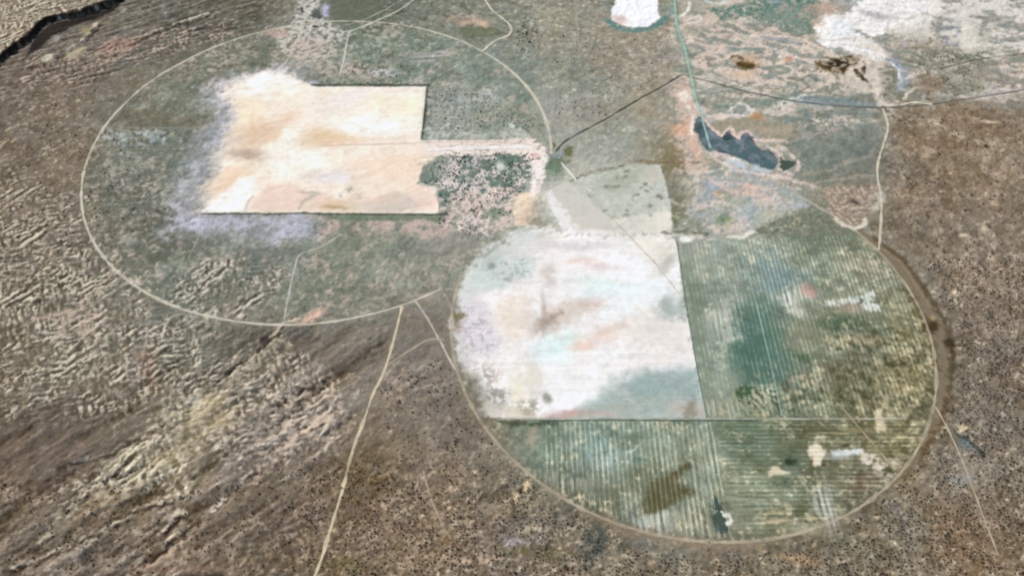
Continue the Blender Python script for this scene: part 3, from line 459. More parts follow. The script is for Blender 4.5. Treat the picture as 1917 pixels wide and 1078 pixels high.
# worn, planted and bare patches inside the ploughed plots
RP = [(1268,452),(1420,446),(1600,440),(1655,480),(1712,560),(1745,640),(1752,720),(1750,778),(1324,781),(1304,690),(1284,590),(1272,480)]
LP = [(930,787),(1750,787),(1735,830),(1690,882),(1600,948),(1500,992),(1400,1012),(1300,1010),(1200,990),(1100,955),(1010,895)]
level(P(RP, 60)); level(P(LP, 60))
for wm, col, a in (
  (P([(1375,560),(1480,550),(1500,740),(1380,765)], 60, 30, ('med', -.9, 1.1)), (90,110,96), .6), (P([(1500,590),(1640,585),(1660,625),(1520,630)], 30, 20, ('med', -.6, 1.)), (98,106,86), .55), (P([(1360,795),(1520,795),(1510,880),(1370,870)], 40, 24, ('med', -.4, 1.)), (104,114,94), .5), (P([(1540,660),(1660,660),(1660,740),(1560,740)], 40, 24, ('med', -.6, 1.)), (108,104,84), .5),
  (P([(1272,455),(1296,455),(1345,780),(1324,780)], 14, 6), (140,146,128), .7), (E(1310,560,30,34,10,.7,20), (128,138,120), .6), (E(1300,470,24,18,0,.7,14), (168,168,154), .7),
  (E(1360,600,24,36,15,.7,20,('ver', -.4, .9)), (206,202,190), .8), (E(1352,660,10,40,8,.8,12,('spk', -.4, .8)), (204,200,184), .7), (E(1362,700,20,60,8,.8,18), (166,172,154), .6),
  (E(1415,640,42,60,10,.7,30), (92,118,106), .85), (E(1450,620,20,16,0,.7,14), (84,112,94), .8), (E(1460,515,50,26,6,.7,24), (124,140,140), .7), (E(1395,680,36,50,0,.7,24,('spk', 0, .9)), (80,106,90), .6),
  (E(1480,555,30,14,0,.7,14,('ver', -.3, .7)), (226,222,208), .8), (E(1490,580,20,10,30,.6,8), (226,220,206), .7), (E(1515,550,14,9,40,.6,8), (206,170,160), .8), (P([(1540,572),(1580,560),(1640,548),(1642,578),(1618,582),(1608,566),(1570,572)], 10, 8, ('spk', -.9, .7)), (214,214,204), .85),
  (E(1590,577,22,10,0,.6,8), (166,150,134), .8), (E(1570,605,40,9,0,.7,14), (92,106,84), .8), (E(1500,670,20,8,0,.6,10), (82,98,72), .7), (E(1500,620,40,30,10,.8,16), (160,152,128), .5),
  (E(1600,640,55,18,0,.7,20,('spk', -.1, .8)), (196,170,134), .5), (E(1560,645,18,12,0,.7,12,('spk', 0, .6)), (208,190,158), .5), (E(1500,720,26,24,0,.7,20,('spk', -.2, .8)), (178,152,130), .5), (E(1590,710,50,30,0,.7,20), (120,112,88), .85), (E(1690,720,45,70,0,.8,30,('spk', .2, .7)), (190,170,128), .5), (E(1690,600,40,50,20,.8,20,('spk', .3, .7)), (180,166,130), .45),
  (E(1420,745,40,22,-15,.7,14,('lab', .2, .6)), (208,200,168), .85), (E(1395,735,14,12,0,.6,8), (66,90,64), .8), (E(1350,765,40,14,0,.7,14,('ver', -.1, .6)), (204,196,174), .6), (E(1290,770,10,20,0,.7,8), (126,122,102), .6), (E(1550,460,60,14,0,.8,16), (110,116,98), .6), (E(1630,500,30,10,20,.7,12,('spk', -.2, .7)), (180,168,140), .45), (E(1635,492,10,4,10,.5,6), (200,186,168), .8),
  (E(1125,850,50,20,10,.8,20,('ver', 0, .8)), (176,192,190), .7), (E(1060,900,40,14,10,.8,16,('ver', -.2, .8)), (186,182,164), .7), (P([(1200,955),(1220,905),(1270,865),(1290,875),(1262,910),(1300,935),(1250,950)], 22, 14), (94,88,60), .85), (E(1230,975,36,22,20,.7,16,('ver', -.2, .8)), (206,206,196), .85), (E(1310,980,40,24,20,.7,16,('ver', .0, .7)), (194,188,160), .6), (E(1320,860,26,70,-4,.8,20,('ver', -.1, .8)), (190,194,178), .65), (E(1240,850,26,30,0,.8,16,('ver', -.2, .8)), (194,196,180), .6), (E(1192,860,10,8,-30,.6,8), (96,116,104), .7), (Ln([(1178,848),(1200,832)], 12, 8, 5), (190,200,194), .7), (E(1020,795,24,6,0,.6,10), (88,92,74), .8), (E(960,792,26,5,0,.6,8), (92,92,72), .85), (E(1000,815,14,22,0,.7,12,('spk', -.4, .8)), (180,164,146), .7),
  (E(1400,800,60,10,0,.8,12), (104,114,90), .6), (E(1530,805,60,10,0,.8,14), (96,92,66), .7), (E(1480,850,30,20,0,.7,14,('spk', -.2, .7)), (88,96,70), .7), (E(1480,862,9,7,0,.6,6), (60,72,50), .85), (P([(1516,835),(1530,832),(1545,848),(1540,862),(1526,875),(1518,868),(1512,850)], 7, 8), (222,204,178), .95), (E(1519,862,3,10,8,.6,4), (90,72,54), .8), (E(1540,866,4,5,0,.6,4), (70,58,44), .8), (P([(1440,880),(1458,872),(1470,880),(1480,888),(1455,888),(1440,896)], 6, 8), (214,200,172), .9),
  (P([(1555,842),(1610,840),(1612,848),(1560,852)], 10, 4), (224,224,224), .95), (E(1570,850,20,8,0,.7,8), (186,186,182), .8), (P([(1608,842),(1630,850),(1645,868),(1650,880),(1625,878),(1612,864)], 12, 8, ('spk', -.8, .7)), (222,206,188), .9), (E(1660,880,30,22,-45,.7,12,('spk', -.2, .7)), (224,210,192), .8), (E(1620,900,26,14,-20,.7,12), (116,98,80), .7), (P([(1630,770),(1650,764),(1652,785),(1660,808),(1645,806),(1640,788)], 7, 8), (216,198,166), .9), (E(1668,782,10,6,30,.6,6), (196,184,150), .8), (E(1590,810,50,10,0,.7,12,('hor', 0, .7)), (184,168,130), .5), (E(1690,820,40,30,0,.8,16,('spk', .1, .6)), (170,156,116), .6), (E(1580,830,9,3,0,.6,4), (60,52,36), .7),
  (E(1545,940,14,40,-12,.8,14,('ver', -.3, .7)), (216,212,206), .75), (E(1520,970,20,16,0,.7,12,('spk', 0, .6)), (206,188,156), .7), (E(1460,960,36,14,0,.8,14,('spk', .2, .6)), (206,184,148), .7), (E(1504,950,8,18,0,.7,8), (94,94,66), .7), (E(1400,930,60,40,0,.8,20,('hor', 0, .8)), (174,174,150), .5), (E(1455,975,30,3,-5,.7,5), (210,190,160), .8)):
    paint(wm, col, a)
wr = P([(1560,600),(1750,600),(1750,780),(1330,780),(1330,740),(1560,700)], 60, 30); paint((wr[0], wr[1] * S(N['spk'][wr[0]] + .5 * N['fbm3'][wr[0]], .6, 1.6)), (186,172,138), .42); paint((wr[0], wr[1] * S(-N['spk'][wr[0]] - .5 * N['fbm3'][wr[0]], .6, 1.7)), (84,80,54), .7)
# furrows: plot ground toned darker than the ridges of the rows
PITCHR = 27.0
for pl_ in (RP, LP):
    w, m = P(pl_, 10); C[w] += m[..., None] * np.array([-7, -3, -3], np.float32)
    C[w] += (m * (N['spk'][w] * 1 + N['med'][w] * 2))[..., None]
# cleared strip round the east of the ring
STRIP = [(1592,424),(1640,446),(1690,484),(1735,545),(1768,600),(1784,650),(1780,720),(1766,790),(1730,850),(1690,895),(1650,925),(1700,870),(1738,808),(1754,745),(1754,690),(1742,622),(1702,537),(1645,466)]
st = P(STRIP, 14, 5); paint(st, (127,113,88), .85); level(st)
paint(Ln([(1640,446),(1690,484),(1735,545),(1768,600),(1784,650),(1780,720),(1766,790),(1730,850)], 34, 26, 5), (92,76,50), .7)
paint(Ln([(1700,545),(1738,620),(1752,690)], 40, 36, 6), (98,84,56), .6)
paint(E(1740,612,16,12,50,.6,8), (72,56,30), .85); paint(E(1778,645,12,10,50,.6,8), (72,56,32), .8); paint(E(1745,595,6,5,0,.6,4), (176,150,100), .8); paint(Ln([(1648,462),(1690,492),(1740,575)], 14, 14, 4), (156,136,104), .6)
paint(P([(1100,950),(1200,985),(1300,1006),(1420,1012),(1420,1030),(1300,1026),(1190,1004),(1090,968)], 16, 8), (140,124,104), .55)

# ------------------------------------------------------------------ south: scrub plain, waterholes
for p_ in ((1112,1010,22,30,10),(1100,1035,26,16,-20)):
    paint(E(*p_, .6, 14, ('spk', -.9, 1.)), (66,76,74), .75)
paint(P([(1788,796),(1800,790),(1812,800),(1806,806),(1795,806)], 8, 5), (196,182,142), .9); paint(Ln([(1792,812),(1804,820),(1820,830),(1842,852)], 26, 14, 4), (56,70,70), .9); paint(E(1806,830,14,9,35,.6,5), (104,120,120), .8); paint(E(1815,880,30,34,0,.8,20), (150,142,128), .6); paint(E(1800,900,20,10,0,.7,8), (130,140,140), .5)
paint(E(985,912,12,9,-30,.6,8,('spk', -.8, .6)), (220,202,160), .7); paint(E(975,920,5,4,0,.6,4), (50,40,28), .85); paint(E(965,930,6,10,0,.6,6), (222,204,170), .7); paint(E(958,950,6,18,0,.6,6), (78,72,56), .85); paint(E(925,925,34,6,0,.6,10), (92,86,68), .7); paint(E(925,945,30,14,0,.7,14), (142,134,114), .6)
paint(E(970,1010,50,16,0,.7,20,('spk', 0, .7)), (160,160,168), .7); paint(E(1000,985,30,12,0,.7,14,('spk', -.2, .7)), (196,188,168), .6); paint(E(990,1030,60,8,0,.7,14,('spk', -.4, .7)), (92,92,58), .6)
paint(E(1490,1045,36,9,5,.6,8), (186,154,120), .55); paint(E(900,1045,60,6,0,.7,12,('spk', -.4, .7)), (206,182,156), .7); paint(E(340,1066,80,6,0,.6,10), (146,118,100), .4); paint(E(640,1060,70,14,0,.7,14,('spk', -.4, .7)), (96,94,62), .6); paint(E(380,1085,40,10,0,.6,8), (60,54,42), .8)
paint(E(735,715,20,40,-10,.8,16,('spk', .4, .6)), (206,182,164), .6); paint(E(1510,985,30,8,0,.8,14), (178,174,148), .6)
# waterhole in the ploughed plot
WH = [(1338,930),(1346,940),(1354,950),(1350,958),(1352,965),(1358,972),(1360,985),(1358,995),(1352,1000),(1344,992),(1338,980),(1336,968),(1340,955),(1334,942)]
lk = P(WH, 5, 2); paint(lk, (84,108,98)); raise_(lk, -2)
paint(Ln([(1340,948),(1350,956),(1358,964),(1366,962),(1370,972),(1362,978)], 14, 10, 3), (222,224,212), .9)

# shrub density on the open plains
dens(P([(1740,480),(1960,480),(1960,1200),(950,1200),(1100,985),(1250,1030),(1420,1036),(1560,1000),(1680,920),(1760,830),(1800,720),(1798,640)], 40, 20), .8)
tint(P([(1740,480),(1960,480),(1960,1200),(560,1200),(560,900),(980,890),(1100,985),(1250,1030),(1420,1036),(1560,1000),(1680,920),(1760,830),(1800,720),(1798,640)], 110, 60), 'fine', 8, 6); ws_, ms_ = P([(1740,480),(2060,480),(2060,1300),(500,1300),(600,1000),(700,900),(980,890),(1100,985),(1250,1030),(1420,1036),(1560,1000),(1680,920),(1760,830),(1800,720),(1798,640)], 150, 60); C[ws_] += ms_[..., None] * np.array([4, 0, -4], np.float32)
dens(P([(560,880),(740,840),(980,880),(1080,960),(1180,1000),(1120,1200),(540,1200)], 60, 30), .55)
dens(P([(-60,900),(560,900),(560,1200),(-60,1200)], 90, 40), .18)
dens(P([(720,700),(860,690),(980,890),(740,880)], 60, 30), .22)
dens(P([(1040,70),(1260,90),(1270,140),(1160,210),(1040,220)], 60, 30), .10)
dens(P([(800,170),(900,170),(1000,235),(800,255)], 30, 20), .30); dens(E(710,140,60,22,0,.5), .22); dens(E(990,70,20,35,10,.5), .45)
dens(E(140,330,110,160,0,.5), .12)
D *= (1 - np.clip(INR * 1.2, 0, 1) * .93)
for wm in (P(BASIN_L, 10), P(BASIN_R, 20), P(LAKE, 10), P(STRIP, 8)):
    w, m = wm; D[w] *= (1 - m)
Cl = np.stack([np.fft.irfft2(np.fft.rfft2(C[..., k]) * np.exp(-(kr * 220) ** 2), s=(NY, NX)) for k in range(3)], -1).astype(np.float32)
kb = (1 - np.clip(BL[1] + BR[1], 0, 1))[..., None]
C += .2 * kb * (C - Cl)
gy_ = S(xs[None, :] - .12 * ys[:, None], 1500, 2300) * (1 - INR); gm_ = C.mean(-1, keepdims=True); C = C + (.22 * gy_)[..., None] * (gm_ - C)
H *= (1 - .9 * FLAT)
H -= np.float32(3.0) * 0

# ------------------------------------------------------------------ roads: centre lines
def smooth(pts, n=8):
    p = np.asarray(pts, float)
    if len(p) < 3: return p
    q = np.vstack([2 * p[0] - p[1], p, 2 * p[-1] - p[-2]]); out = []
    for i in range(1, len(q) - 2):
        for t in np.linspace(0, 1, n, endpoint=False):
            a, b, c, d = q[i - 1], q[i], q[i + 1], q[i + 2]
            out.append(.5 * ((2 * b) + (c - a) * t + (2 * a - 5 * b + 4 * c - d) * t * t + (3 * b - a - 3 * c + d) * t ** 3))
    out.append(p[-1]); return np.array(out)
def arc(r, a0, a1, dr=0):
    a = np.radians(np.linspace(a0, a1, max(8, int(abs(a1 - a0) * 1.2)))); return np.c_[r[0] + (r[2] + dr) * np.cos(a), r[1] + (r[2] + dr) * np.sin(a)]
def ang(r, px):
    g = G([px])[0]; return math.degrees(math.atan2(g[1] - r[1], g[0] - r[0]))
PALE, CREAM, DUST, ASPH, TEAL, WHITE = (206,196,172), (214,200,166), (166,154,134), (70,72,62), (146,178,164), (236,232,220)
aL0, aL1 = ang(RING_L, (1034,288)), ang(RING_L, (826,539))
aL1 = aL1 % 360
ROADS = [  # name, label, category, ground points, width m, colour, wear (0 solid .. 1 faint)
 ("ring_road", "pale dirt ring road closing the western circle around the cream basin", "road", arc(RING_L, aL0, aL1), (28, 18, .25), (206,198,176), .04),
 ("ring_road", "dirt ring road along the edge of the eastern circle with the ploughed rows", "road", arc(RING_R, ang(RING_R, (868,512)), ang(RING_R, (1600,434)) + 360), 18, (184,172,146), .25),
 ("ring_road", "faint northern arc of the eastern circle above the grey plot", "road", arc(RING_R, ang(RING_R, (1242,310)), ang(RING_R, (1004,368))), 11, (186,184,160), .35),
 ("ring_road", "faded stretch of the eastern ring road crossing the salt swirls", "road", arc(RING_R, ang(RING_R, (1600,434)), ang(RING_R, (1480,360))), 12, (196,188,168), .5),
 ("dirt_road", "straight cream dirt road running down to the bottom edge left of centre", "road", G(smooth([(752,574),(744,610),(735,645),(718,700),(700,735),(682,785),(660,845),(640,920),(618,990),(595,1062),(570,1120)])), 17, CREAM, .05),
 ("dirt_track", "pale track slanting from the western ring road to the eastern ring road", "track", G(smooth([(778,564),(800,596),(822,636),(852,692)])), 12, PALE, .1),
 ("dirt_track", "short faint track between the two rings just below the thicket", "track", G(smooth([(824,540),(838,560),(848,588)])), 9, (178,168,148), .3),
 ("dirt_track", "side track branching right off the straight cream road", "track", G(smooth([(727,684),(762,660),(800,638),(832,636)])), 11, (186,172,146), .15),
 ("dirt_track", "thin broken track in the scrub at the bottom centre", "track", G(smooth([(792,880),(806,930),(822,968),(845,1010)])), 8, (190,172,148), .45),
 ("dirt_track", "pale track dropping through the grey flats inside the western ring", "track", G(smooth([(640,438),(600,462),(562,476),(552,500),(540,555),(532,598)])), 12, (198,194,182), .15),
 ("dirt_track", "faint straight track west of the rocky knoll inside the western ring", "track", G([(374,440),(340,512)]), 9, (178,176,158), .3),
 ("dirt_track", "thin straight fence track ending at the left edge of the cream basin", "track", G([(196,240),(430,239)]), 10, (160,158,146), .35),
 ("dirt_track", "lower of two thin straight fence tracks left of the cream basin", "track", G([(180,274),(330,272)]), 9, (160,164,156), .4),
 ("dirt_track", "pale track climbing from the top of the cream basin to the upper ring road", "track", G(smooth([(636,142),(644,112),(652,66),(662,56)])), 17, (206,202,190), .1),
 ("dirt_road", "bright road leaving the western ring towards the top edge beside the dark paddock", "road", G(smooth([(655,60),(680,50),(708,38),(745,20),(790,-12)])), 24, (204,202,188), .15),
 ("dirt_track", "upper of two parallel tracks skirting the dark paddock", "track", G(smooth([(625,52),(655,46),(690,34),(740,8),(770,-12)])), 14, (184,182,166), .25),
 ("dirt_track", "short track below the pale workings pointing at the basin corner", "track", G([(548,96),(528,128),(514,138)]), 12, (206,206,186), .2),
 ("dirt_road", "cream road entering at the top edge and bending back to the western ring", "road", G(smooth([(896,-20),(920,18),(945,38),(957,52),(952,66),(925,78),(903,96)])), 18, (220,212,186), .05),
 ("dirt_road", "broad white road from the cream basin to the yard between the rings", "road", G(smooth([(800,281),(860,279),(930,277),(985,276),(1020,288)])), 40, (244,238,230), .03),
 ("dirt_track", "pinkish track running beside the broad white road into the basin", "track", G(smooth([(600,271),(700,270),(790,266),(880,265),(975,268),(1008,276)])), 20, (232,208,192), .2),
 ("dirt_road", "short bright white road leading from the yard to the grey plot", "road", G([(1050,304),(1079,338)]), 14, (236,236,220), .05),
 ("dirt_track", "dusty diagonal track crossing the grey plot into the white basin", "track", G([(1079,338),(1130,392),(1168,432),(1226,492),(1268,546)]), 12, (190,184,168), .2),
 ("asphalt_road", "dark asphalt road from the yard up to the bend near the teal canal", "road", G(smooth([(1040,284),(1054,268),(1072,256),(1120,230),(1200,184),(1250,156),(1276,140)])), 15, ASPH, 0),
 ("asphalt_road", "dark asphalt road crossing the salt country towards the right edge", "road", G(smooth([(1276,140),(1300,146),(1360,162),(1420,176),(1480,189),(1560,197),(1650,201),(1720,198),(1800,187),(1880,175),(1990,158)])), 15, (84,88,82), .1),
 ("dirt_track", "pale verge track hugging the lower side of the asphalt road", "track", G([(1052,276),(1120,236),(1200,190),(1274,148)]), 10, (176,176,158), .35),
 ("dirt_track", "faint straight track joining the asphalt bend from the left", "track", G([(1120,98),(1180,116),(1236,130),(1272,140)]), 12, (188,186,168), .35),
 ("dirt_road", "bright gravel stretch along the asphalt road at the gravel junction", "road", G(smooth([(1640,196),(1680,197),(1710,192),(1745,196)])), 20, (232,226,204), .2),
 ("dirt_road", "winding cream road running south from the asphalt road on the right", "road", G(smooth([(1653,203),(1662,238),(1654,270),(1645,300),(1643,330),(1650,370),(1650,400),(1648,440),(1645,468)])), 17, (222,210,182), .08),
 ("dirt_track", "thin dark track near the right edge above the asphalt road", "track", G(smooth([(1740,132),(1790,122),(1830,112),(1960,96)])), 14, (96,92,74), .3),
 ("dirt_track", "track leaving the eastern ring to the lower right corner", "track", G(smooth([(1752,762),(1775,805),(1800,860),(1825,925),(1848,985),(1870,1040)])), 10, (200,182,152), .15),
 ("dirt_track", "diagonal track cutting across the lower right rows inside the ring", "track", G([(1545,728),(1590,778),(1640,838),(1676,880)]), 10, (180,162,128), .15),
 ("dirt_track", "straight pale headland track between upper and lower ploughed plots", "track", G([(930,785),(1100,784),(1330,784),(1560,784),(1690,784)]), 9, (186,190,172), .25),
 ("dirt_track", "faint track beyond the lake bending down to the crescent dunes", "track", G(smooth([(1492,366),(1530,388),(1565,408),(1600,434)])), 12, (206,198,182), .3),
 ("dirt_track", "small loop track bulging left of the western ring road", "track", G(smooth([(160,318),(140,322),(134,335),(145,345),(157,348)])), 9, (180,164,140), .25),
 ("irrigation_canal", "straight pale teal canal running from the top edge to the lake", "canal", G(smooth([(1262,-20),(1266,40),(1276,75),(1284,100),(1293,140),(1303,185),(1315,225),(1330,278)])), 22, (158,194,178), .05),
 ("irrigation_canal", "thin teal canal running straight through the upper ploughed plot", "canal", G([(1378,446),(1416,568),(1440,668),(1464,778)]), 11, (150,178,162), .15),
 ("gravel_yard", "small blue grey triangular yard where the roads between the rings meet", "yard", G([(1026,290),(1040,293),(1052,283),(1046,298),(1034,294)]), 14, (150,164,170), .05),
]
def road_level(g, wd):
    w = win(g, 80); X, Y = grid(w, 0); d, _ = seg(X, Y, g[::max(1, len(g) // 60)] if len(g) > 60 else g, False)
    k = 1 - S(d, wd * .6, wd * .6 + 40); FL2[w] = np.maximum(FL2[w], k)
FL2 = np.zeros((NY, NX), np.float32)
for r in ROADS:
    road_level(np.vstack([r[3], r[3][-1:]]), 20)
# level the road beds towards the broad shape of the land
Hf = np.fft.irfft2(np.fft.rfft2(H) * np.exp(-(kr * 260) ** 2), s=(NY, NX)).astype(np.float32)
H = H * (1 - FL2) + Hf * FL2
D *= (1 - FL2 * .9)

C = np.clip(C, 6, 254)
def lin(c):
    c = np.asarray(c, np.float32) / 255; return np.where(c <= .04045, c / 12.92, ((c + .055) / 1.055) ** 2.4)
ALB = np.clip(lin(C) / LIGHT * np.array([1.0, .985, .95], np.float32), .012, .93).astype(np.float32)
AVG = ALB[::7, ::7].reshape(-1, 3).mean(0)
def bil(F, x, y):
    fx = np.clip((x - X0) / CELL - .5, 0, NX - 1.001); fy = np.clip((y - Y0) / CELL - .5, 0, NY - 1.001)
    j = fx.astype(int); i = fy.astype(int); a = (fx - j).astype(np.float32); b = (fy - i).astype(np.float32)
    if F.ndim == 3: a = a[..., None]; b = b[..., None]
    return (F[i, j] * (1 - a) + F[i, j + 1] * a) * (1 - b) + (F[i + 1, j] * (1 - a) + F[i + 1, j + 1] * a) * b
def outside(x, y):
    d = np.maximum(np.maximum(X0 - x, x - X1), np.maximum(Y0 - y, y - Y1)); return S(d, -300, 0)
def land_h(x, y): return bil(H, x, y) * (1 - outside(x, y))
def land_c(x, y):
    k = outside(x, y)[..., None]; return bil(ALB, x, y) * (1 - k) + AVG * k

# ------------------------------------------------------------------ materials
def mat(name, rough=.95, attr=True, col=(.5, .5, .5), vary=.12, scale=.09, bump=0.0, spec=.1):
    m = bpy.data.materials.new(name); m.use_nodes = True; nt = m.node_tree; n = nt.nodes; l = nt.links
    b = n["Principled BSDF"]; b.inputs["Roughness"].default_value = rough; b.inputs["Specular IOR Level"].default_value = spec
    geo = n.new("ShaderNodeNewGeometry")
    nz = n.new("ShaderNodeTexNoise"); nz.inputs["Scale"].default_value = scale; nz.inputs["Detail"].default_value = 4; nz.inputs["Roughness"].default_value = .65
    l.new(geo.outputs["Position"], nz.inputs["Vector"])
    mr = n.new("ShaderNodeMapRange"); mr.inputs[1].default_value = .25; mr.inputs[2].default_value = .75
    mr.inputs[3].default_value = 1 - vary; mr.inputs[4].default_value = 1 + vary
    l.new(nz.outputs["Fac"], mr.inputs[0])
    mx = n.new("ShaderNodeMix"); mx.data_type = 'RGBA'; mx.blend_type = 'MULTIPLY'; mx.inputs[0].default_value = 1
    if attr:
        at = n.new("ShaderNodeAttribute"); at.attribute_name = "soil"; l.new(at.outputs["Color"], mx.inputs[6])
    else: mx.inputs[6].default_value = (*col, 1)
    l.new(mr.outputs[0], mx.inputs[7]); l.new(mx.outputs[2], b.inputs["Base Color"])
    if bump:
        bp = n.new("ShaderNodeBump"); bp.inputs["Strength"].default_value = .6; bp.inputs["Distance"].default_value = bump
        l.new(nz.outputs["Fac"], bp.inputs["Height"]); l.new(bp.outputs[0], b.inputs["Normal"])
    return m
M_LAND = mat("dry_land", vary=.11, scale=.07, bump=2.0)
M_SILT = mat("dried_silt", vary=.03, scale=.02, rough=.9)
M_FIELD = mat("field_soil", vary=.11, scale=.08, bump=1.5)
M_ROAD = mat("road_dirt", vary=.10, scale=.05)
M_LEAF = mat("dry_foliage", attr=False, col=(.062, .055, .036), vary=.5, scale=.02)
M_STEM = mat("bark", attr=False, col=(.09, .065, .045), vary=.2, scale=.5)
def water(name, c1, c2, scale=.012):
    m = bpy.data.materials.new(name); m.use_nodes = True; nt = m.node_tree; n = nt.nodes; l = nt.links
    b = n["Principled BSDF"]; b.inputs["Roughness"].default_value = .25; b.inputs["Specular IOR Level"].default_value = .25
    geo = n.new("ShaderNodeNewGeometry"); nz = n.new("ShaderNodeTexNoise"); nz.inputs["Scale"].default_value = scale; nz.inputs["Detail"].default_value = 6
    cr_ = n.new("ShaderNodeValToRGB"); cr_.color_ramp.elements[0].position = .3; cr_.color_ramp.elements[1].position = .7
    cr_.color_ramp.elements[0].color = (*c1, 1); cr_.color_ramp.elements[1].color = (*c2, 1)
    l.new(geo.outputs["Position"], nz.inputs["Vector"]); l.new(nz.outputs["Fac"], cr_.inputs[0]); l.new(cr_.outputs[0], b.inputs["Base Color"])
    n2 = n.new("ShaderNodeTexNoise"); n2.inputs["Scale"].default_value = .12; l.new(geo.outputs["Position"], n2.inputs["Vector"])
    bp = n.new("ShaderNodeBump"); bp.inputs["Strength"].default_value = .25; bp.inputs["Distance"].default_value = .6; l.new(n2.outputs["Fac"], bp.inputs["Height"]); l.new(bp.outputs[0], b.inputs["Normal"])
    return m
M_LAKE = water("lake_water", (.03, .062, .06), (.24, .28, .30), .011); M_POND = water("pond_water", (.055, .08, .06), (.08, .105, .08))

# ------------------------------------------------------------------ mesh helpers
COL = scene.collection
def mesh(name, verts, faces, m, cols=None, quads=True, smooth_=True):
    me = bpy.data.meshes.new(name); verts = np.asarray(verts, np.float32); faces = np.asarray(faces, np.int32); k = faces.shape[1]
    me.vertices.add(len(verts)); me.vertices.foreach_set("co", verts.ravel())
    me.loops.add(faces.size); me.loops.foreach_set("vertex_index", faces.ravel())
    me.polygons.add(len(faces)); me.polygons.foreach_set("loop_start", np.arange(0, faces.size, k, dtype=np.int32)); me.polygons.foreach_set("loop_total", np.full(len(faces), k, np.int32))
    me.polygons.foreach_set("use_smooth", np.full(len(faces), smooth_, bool))
    if cols is not None:
        a = me.color_attributes.new("soil", 'FLOAT_COLOR', 'POINT')
        a.data.foreach_set("color", np.c_[cols, np.ones(len(cols))].astype(np.float32).ravel())
    me.update(calc_edges=True); me.validate()
    me.materials.append(m); return me
def obj(name, me, label=None, cat=None, kind=None, group=None, parent=None):
    o = bpy.data.objects.new(name, me); COL.objects.link(o)
    if label: o["label"] = label
    if cat: o["category"] = cat
    if kind: o["kind"] = kind
    if group: o["group"] = group
    if parent is not None: o.parent = parent
    return o

# ------------------------------------------------------------------ the land sheet, finest where it is nearest
vv = np.linspace(1215, -150, 745); Yr = G(np.c_[np.full(len(vv), 958.5), vv])[:, 1]
Yr = np.r_[-40000, -15000, -5000, -1500, 0, 700, 1100, Yr, 8600, 9600, 11500, 15000, 24000, 45000, 80000]
uu = np.linspace(-1170, 1170, 1205)
uu = np.r_[-24000, -9000, -4000, -2200, -1500, uu, 1500, 2200, 4000, 9000, 24000]
sc = np.maximum(mpp(np.maximum(Yr, 900)), 0)
GX = (uu[None, :] * sc[:, None]); GY = np.broadcast_to(Yr[:, None], GX.shape)
nr, nc = GX.shape
gh = land_h(GX, GY); gc = land_c(GX, GY)
vid = np.arange(nr * nc).reshape(nr, nc)
fc = np.stack([vid[:-1, :-1], vid[:-1, 1:], vid[1:, 1:], vid[1:, :-1]], -1)
fx = (GX[:-1, :-1] + GX[1:, 1:]) / 2; fy = (GY[:-1, :-1] + GY[1:, 1:]) / 2
region = np.zeros(fx.shape, np.int8)
def mark(pts, val):
    g = G(pts); r = (fx > g[:, 0].min()) & (fx < g[:, 0].max()) & (fy > g[:, 1].min()) & (fy < g[:, 1].max())
    x, y = fx[r], fy[r]; ins = np.zeros(x.shape, bool)
    for k in range(len(g)):
        a, b = g[k], g[(k + 1) % len(g)]
        if a[1] != b[1]: ins ^= ((a[1] > y) != (b[1] > y)) & (x < (b[0] - a[0]) * (y - a[1]) / (b[1] - a[1]) + a[0])
    t = region[r]; t[ins] = val; region[r] = t
mark(RP, 3); mark(LP, 4); mark(NPLOT, 5); mark(BASIN_L, 1); mark(BASIN_R, 2); mark(STRIP, 6)
allv = np.c_[GX.ravel(), GY.ravel(), gh.ravel()].astype(np.float32); allc = gc.reshape(-1, 3)
SHEETS = {0: ("ground", "dry brown and grey land with rippled rock and scrub reaching out of sight", "ground", M_LAND),
 1: ("silt_basin", "cream and peach dried silt basin inside the western ring", "basin", M_SILT),
 2: ("silt_basin", "white and grey-teal dried silt basin inside the eastern ring", "basin", M_SILT),
 3: ("ploughed_field", "green grey ploughed plot right of the white basin inside the eastern ring", "field", M_FIELD),
 4: ("ploughed_field", "ploughed plot filling the bottom of the eastern ring below the headland track", "field", M_FIELD),
 5: ("grey_plot", "smooth grey plot at the top of the eastern ring crossed by a diagonal track", "field", M_SILT),
 6: ("cleared_strip", "curved brown cleared strip outside the right side of the eastern ring", "strip", M_LAND)}
SHEET = {}
for k, (nm, lb, ct, mm) in SHEETS.items():
    f = fc[region == k]; used, inv = np.unique(f, return_inverse=True)
    SHEET[k] = obj(nm, mesh(nm, allv[used], inv.reshape(f.shape), mm, allc[used]), lb, ct, "structure")

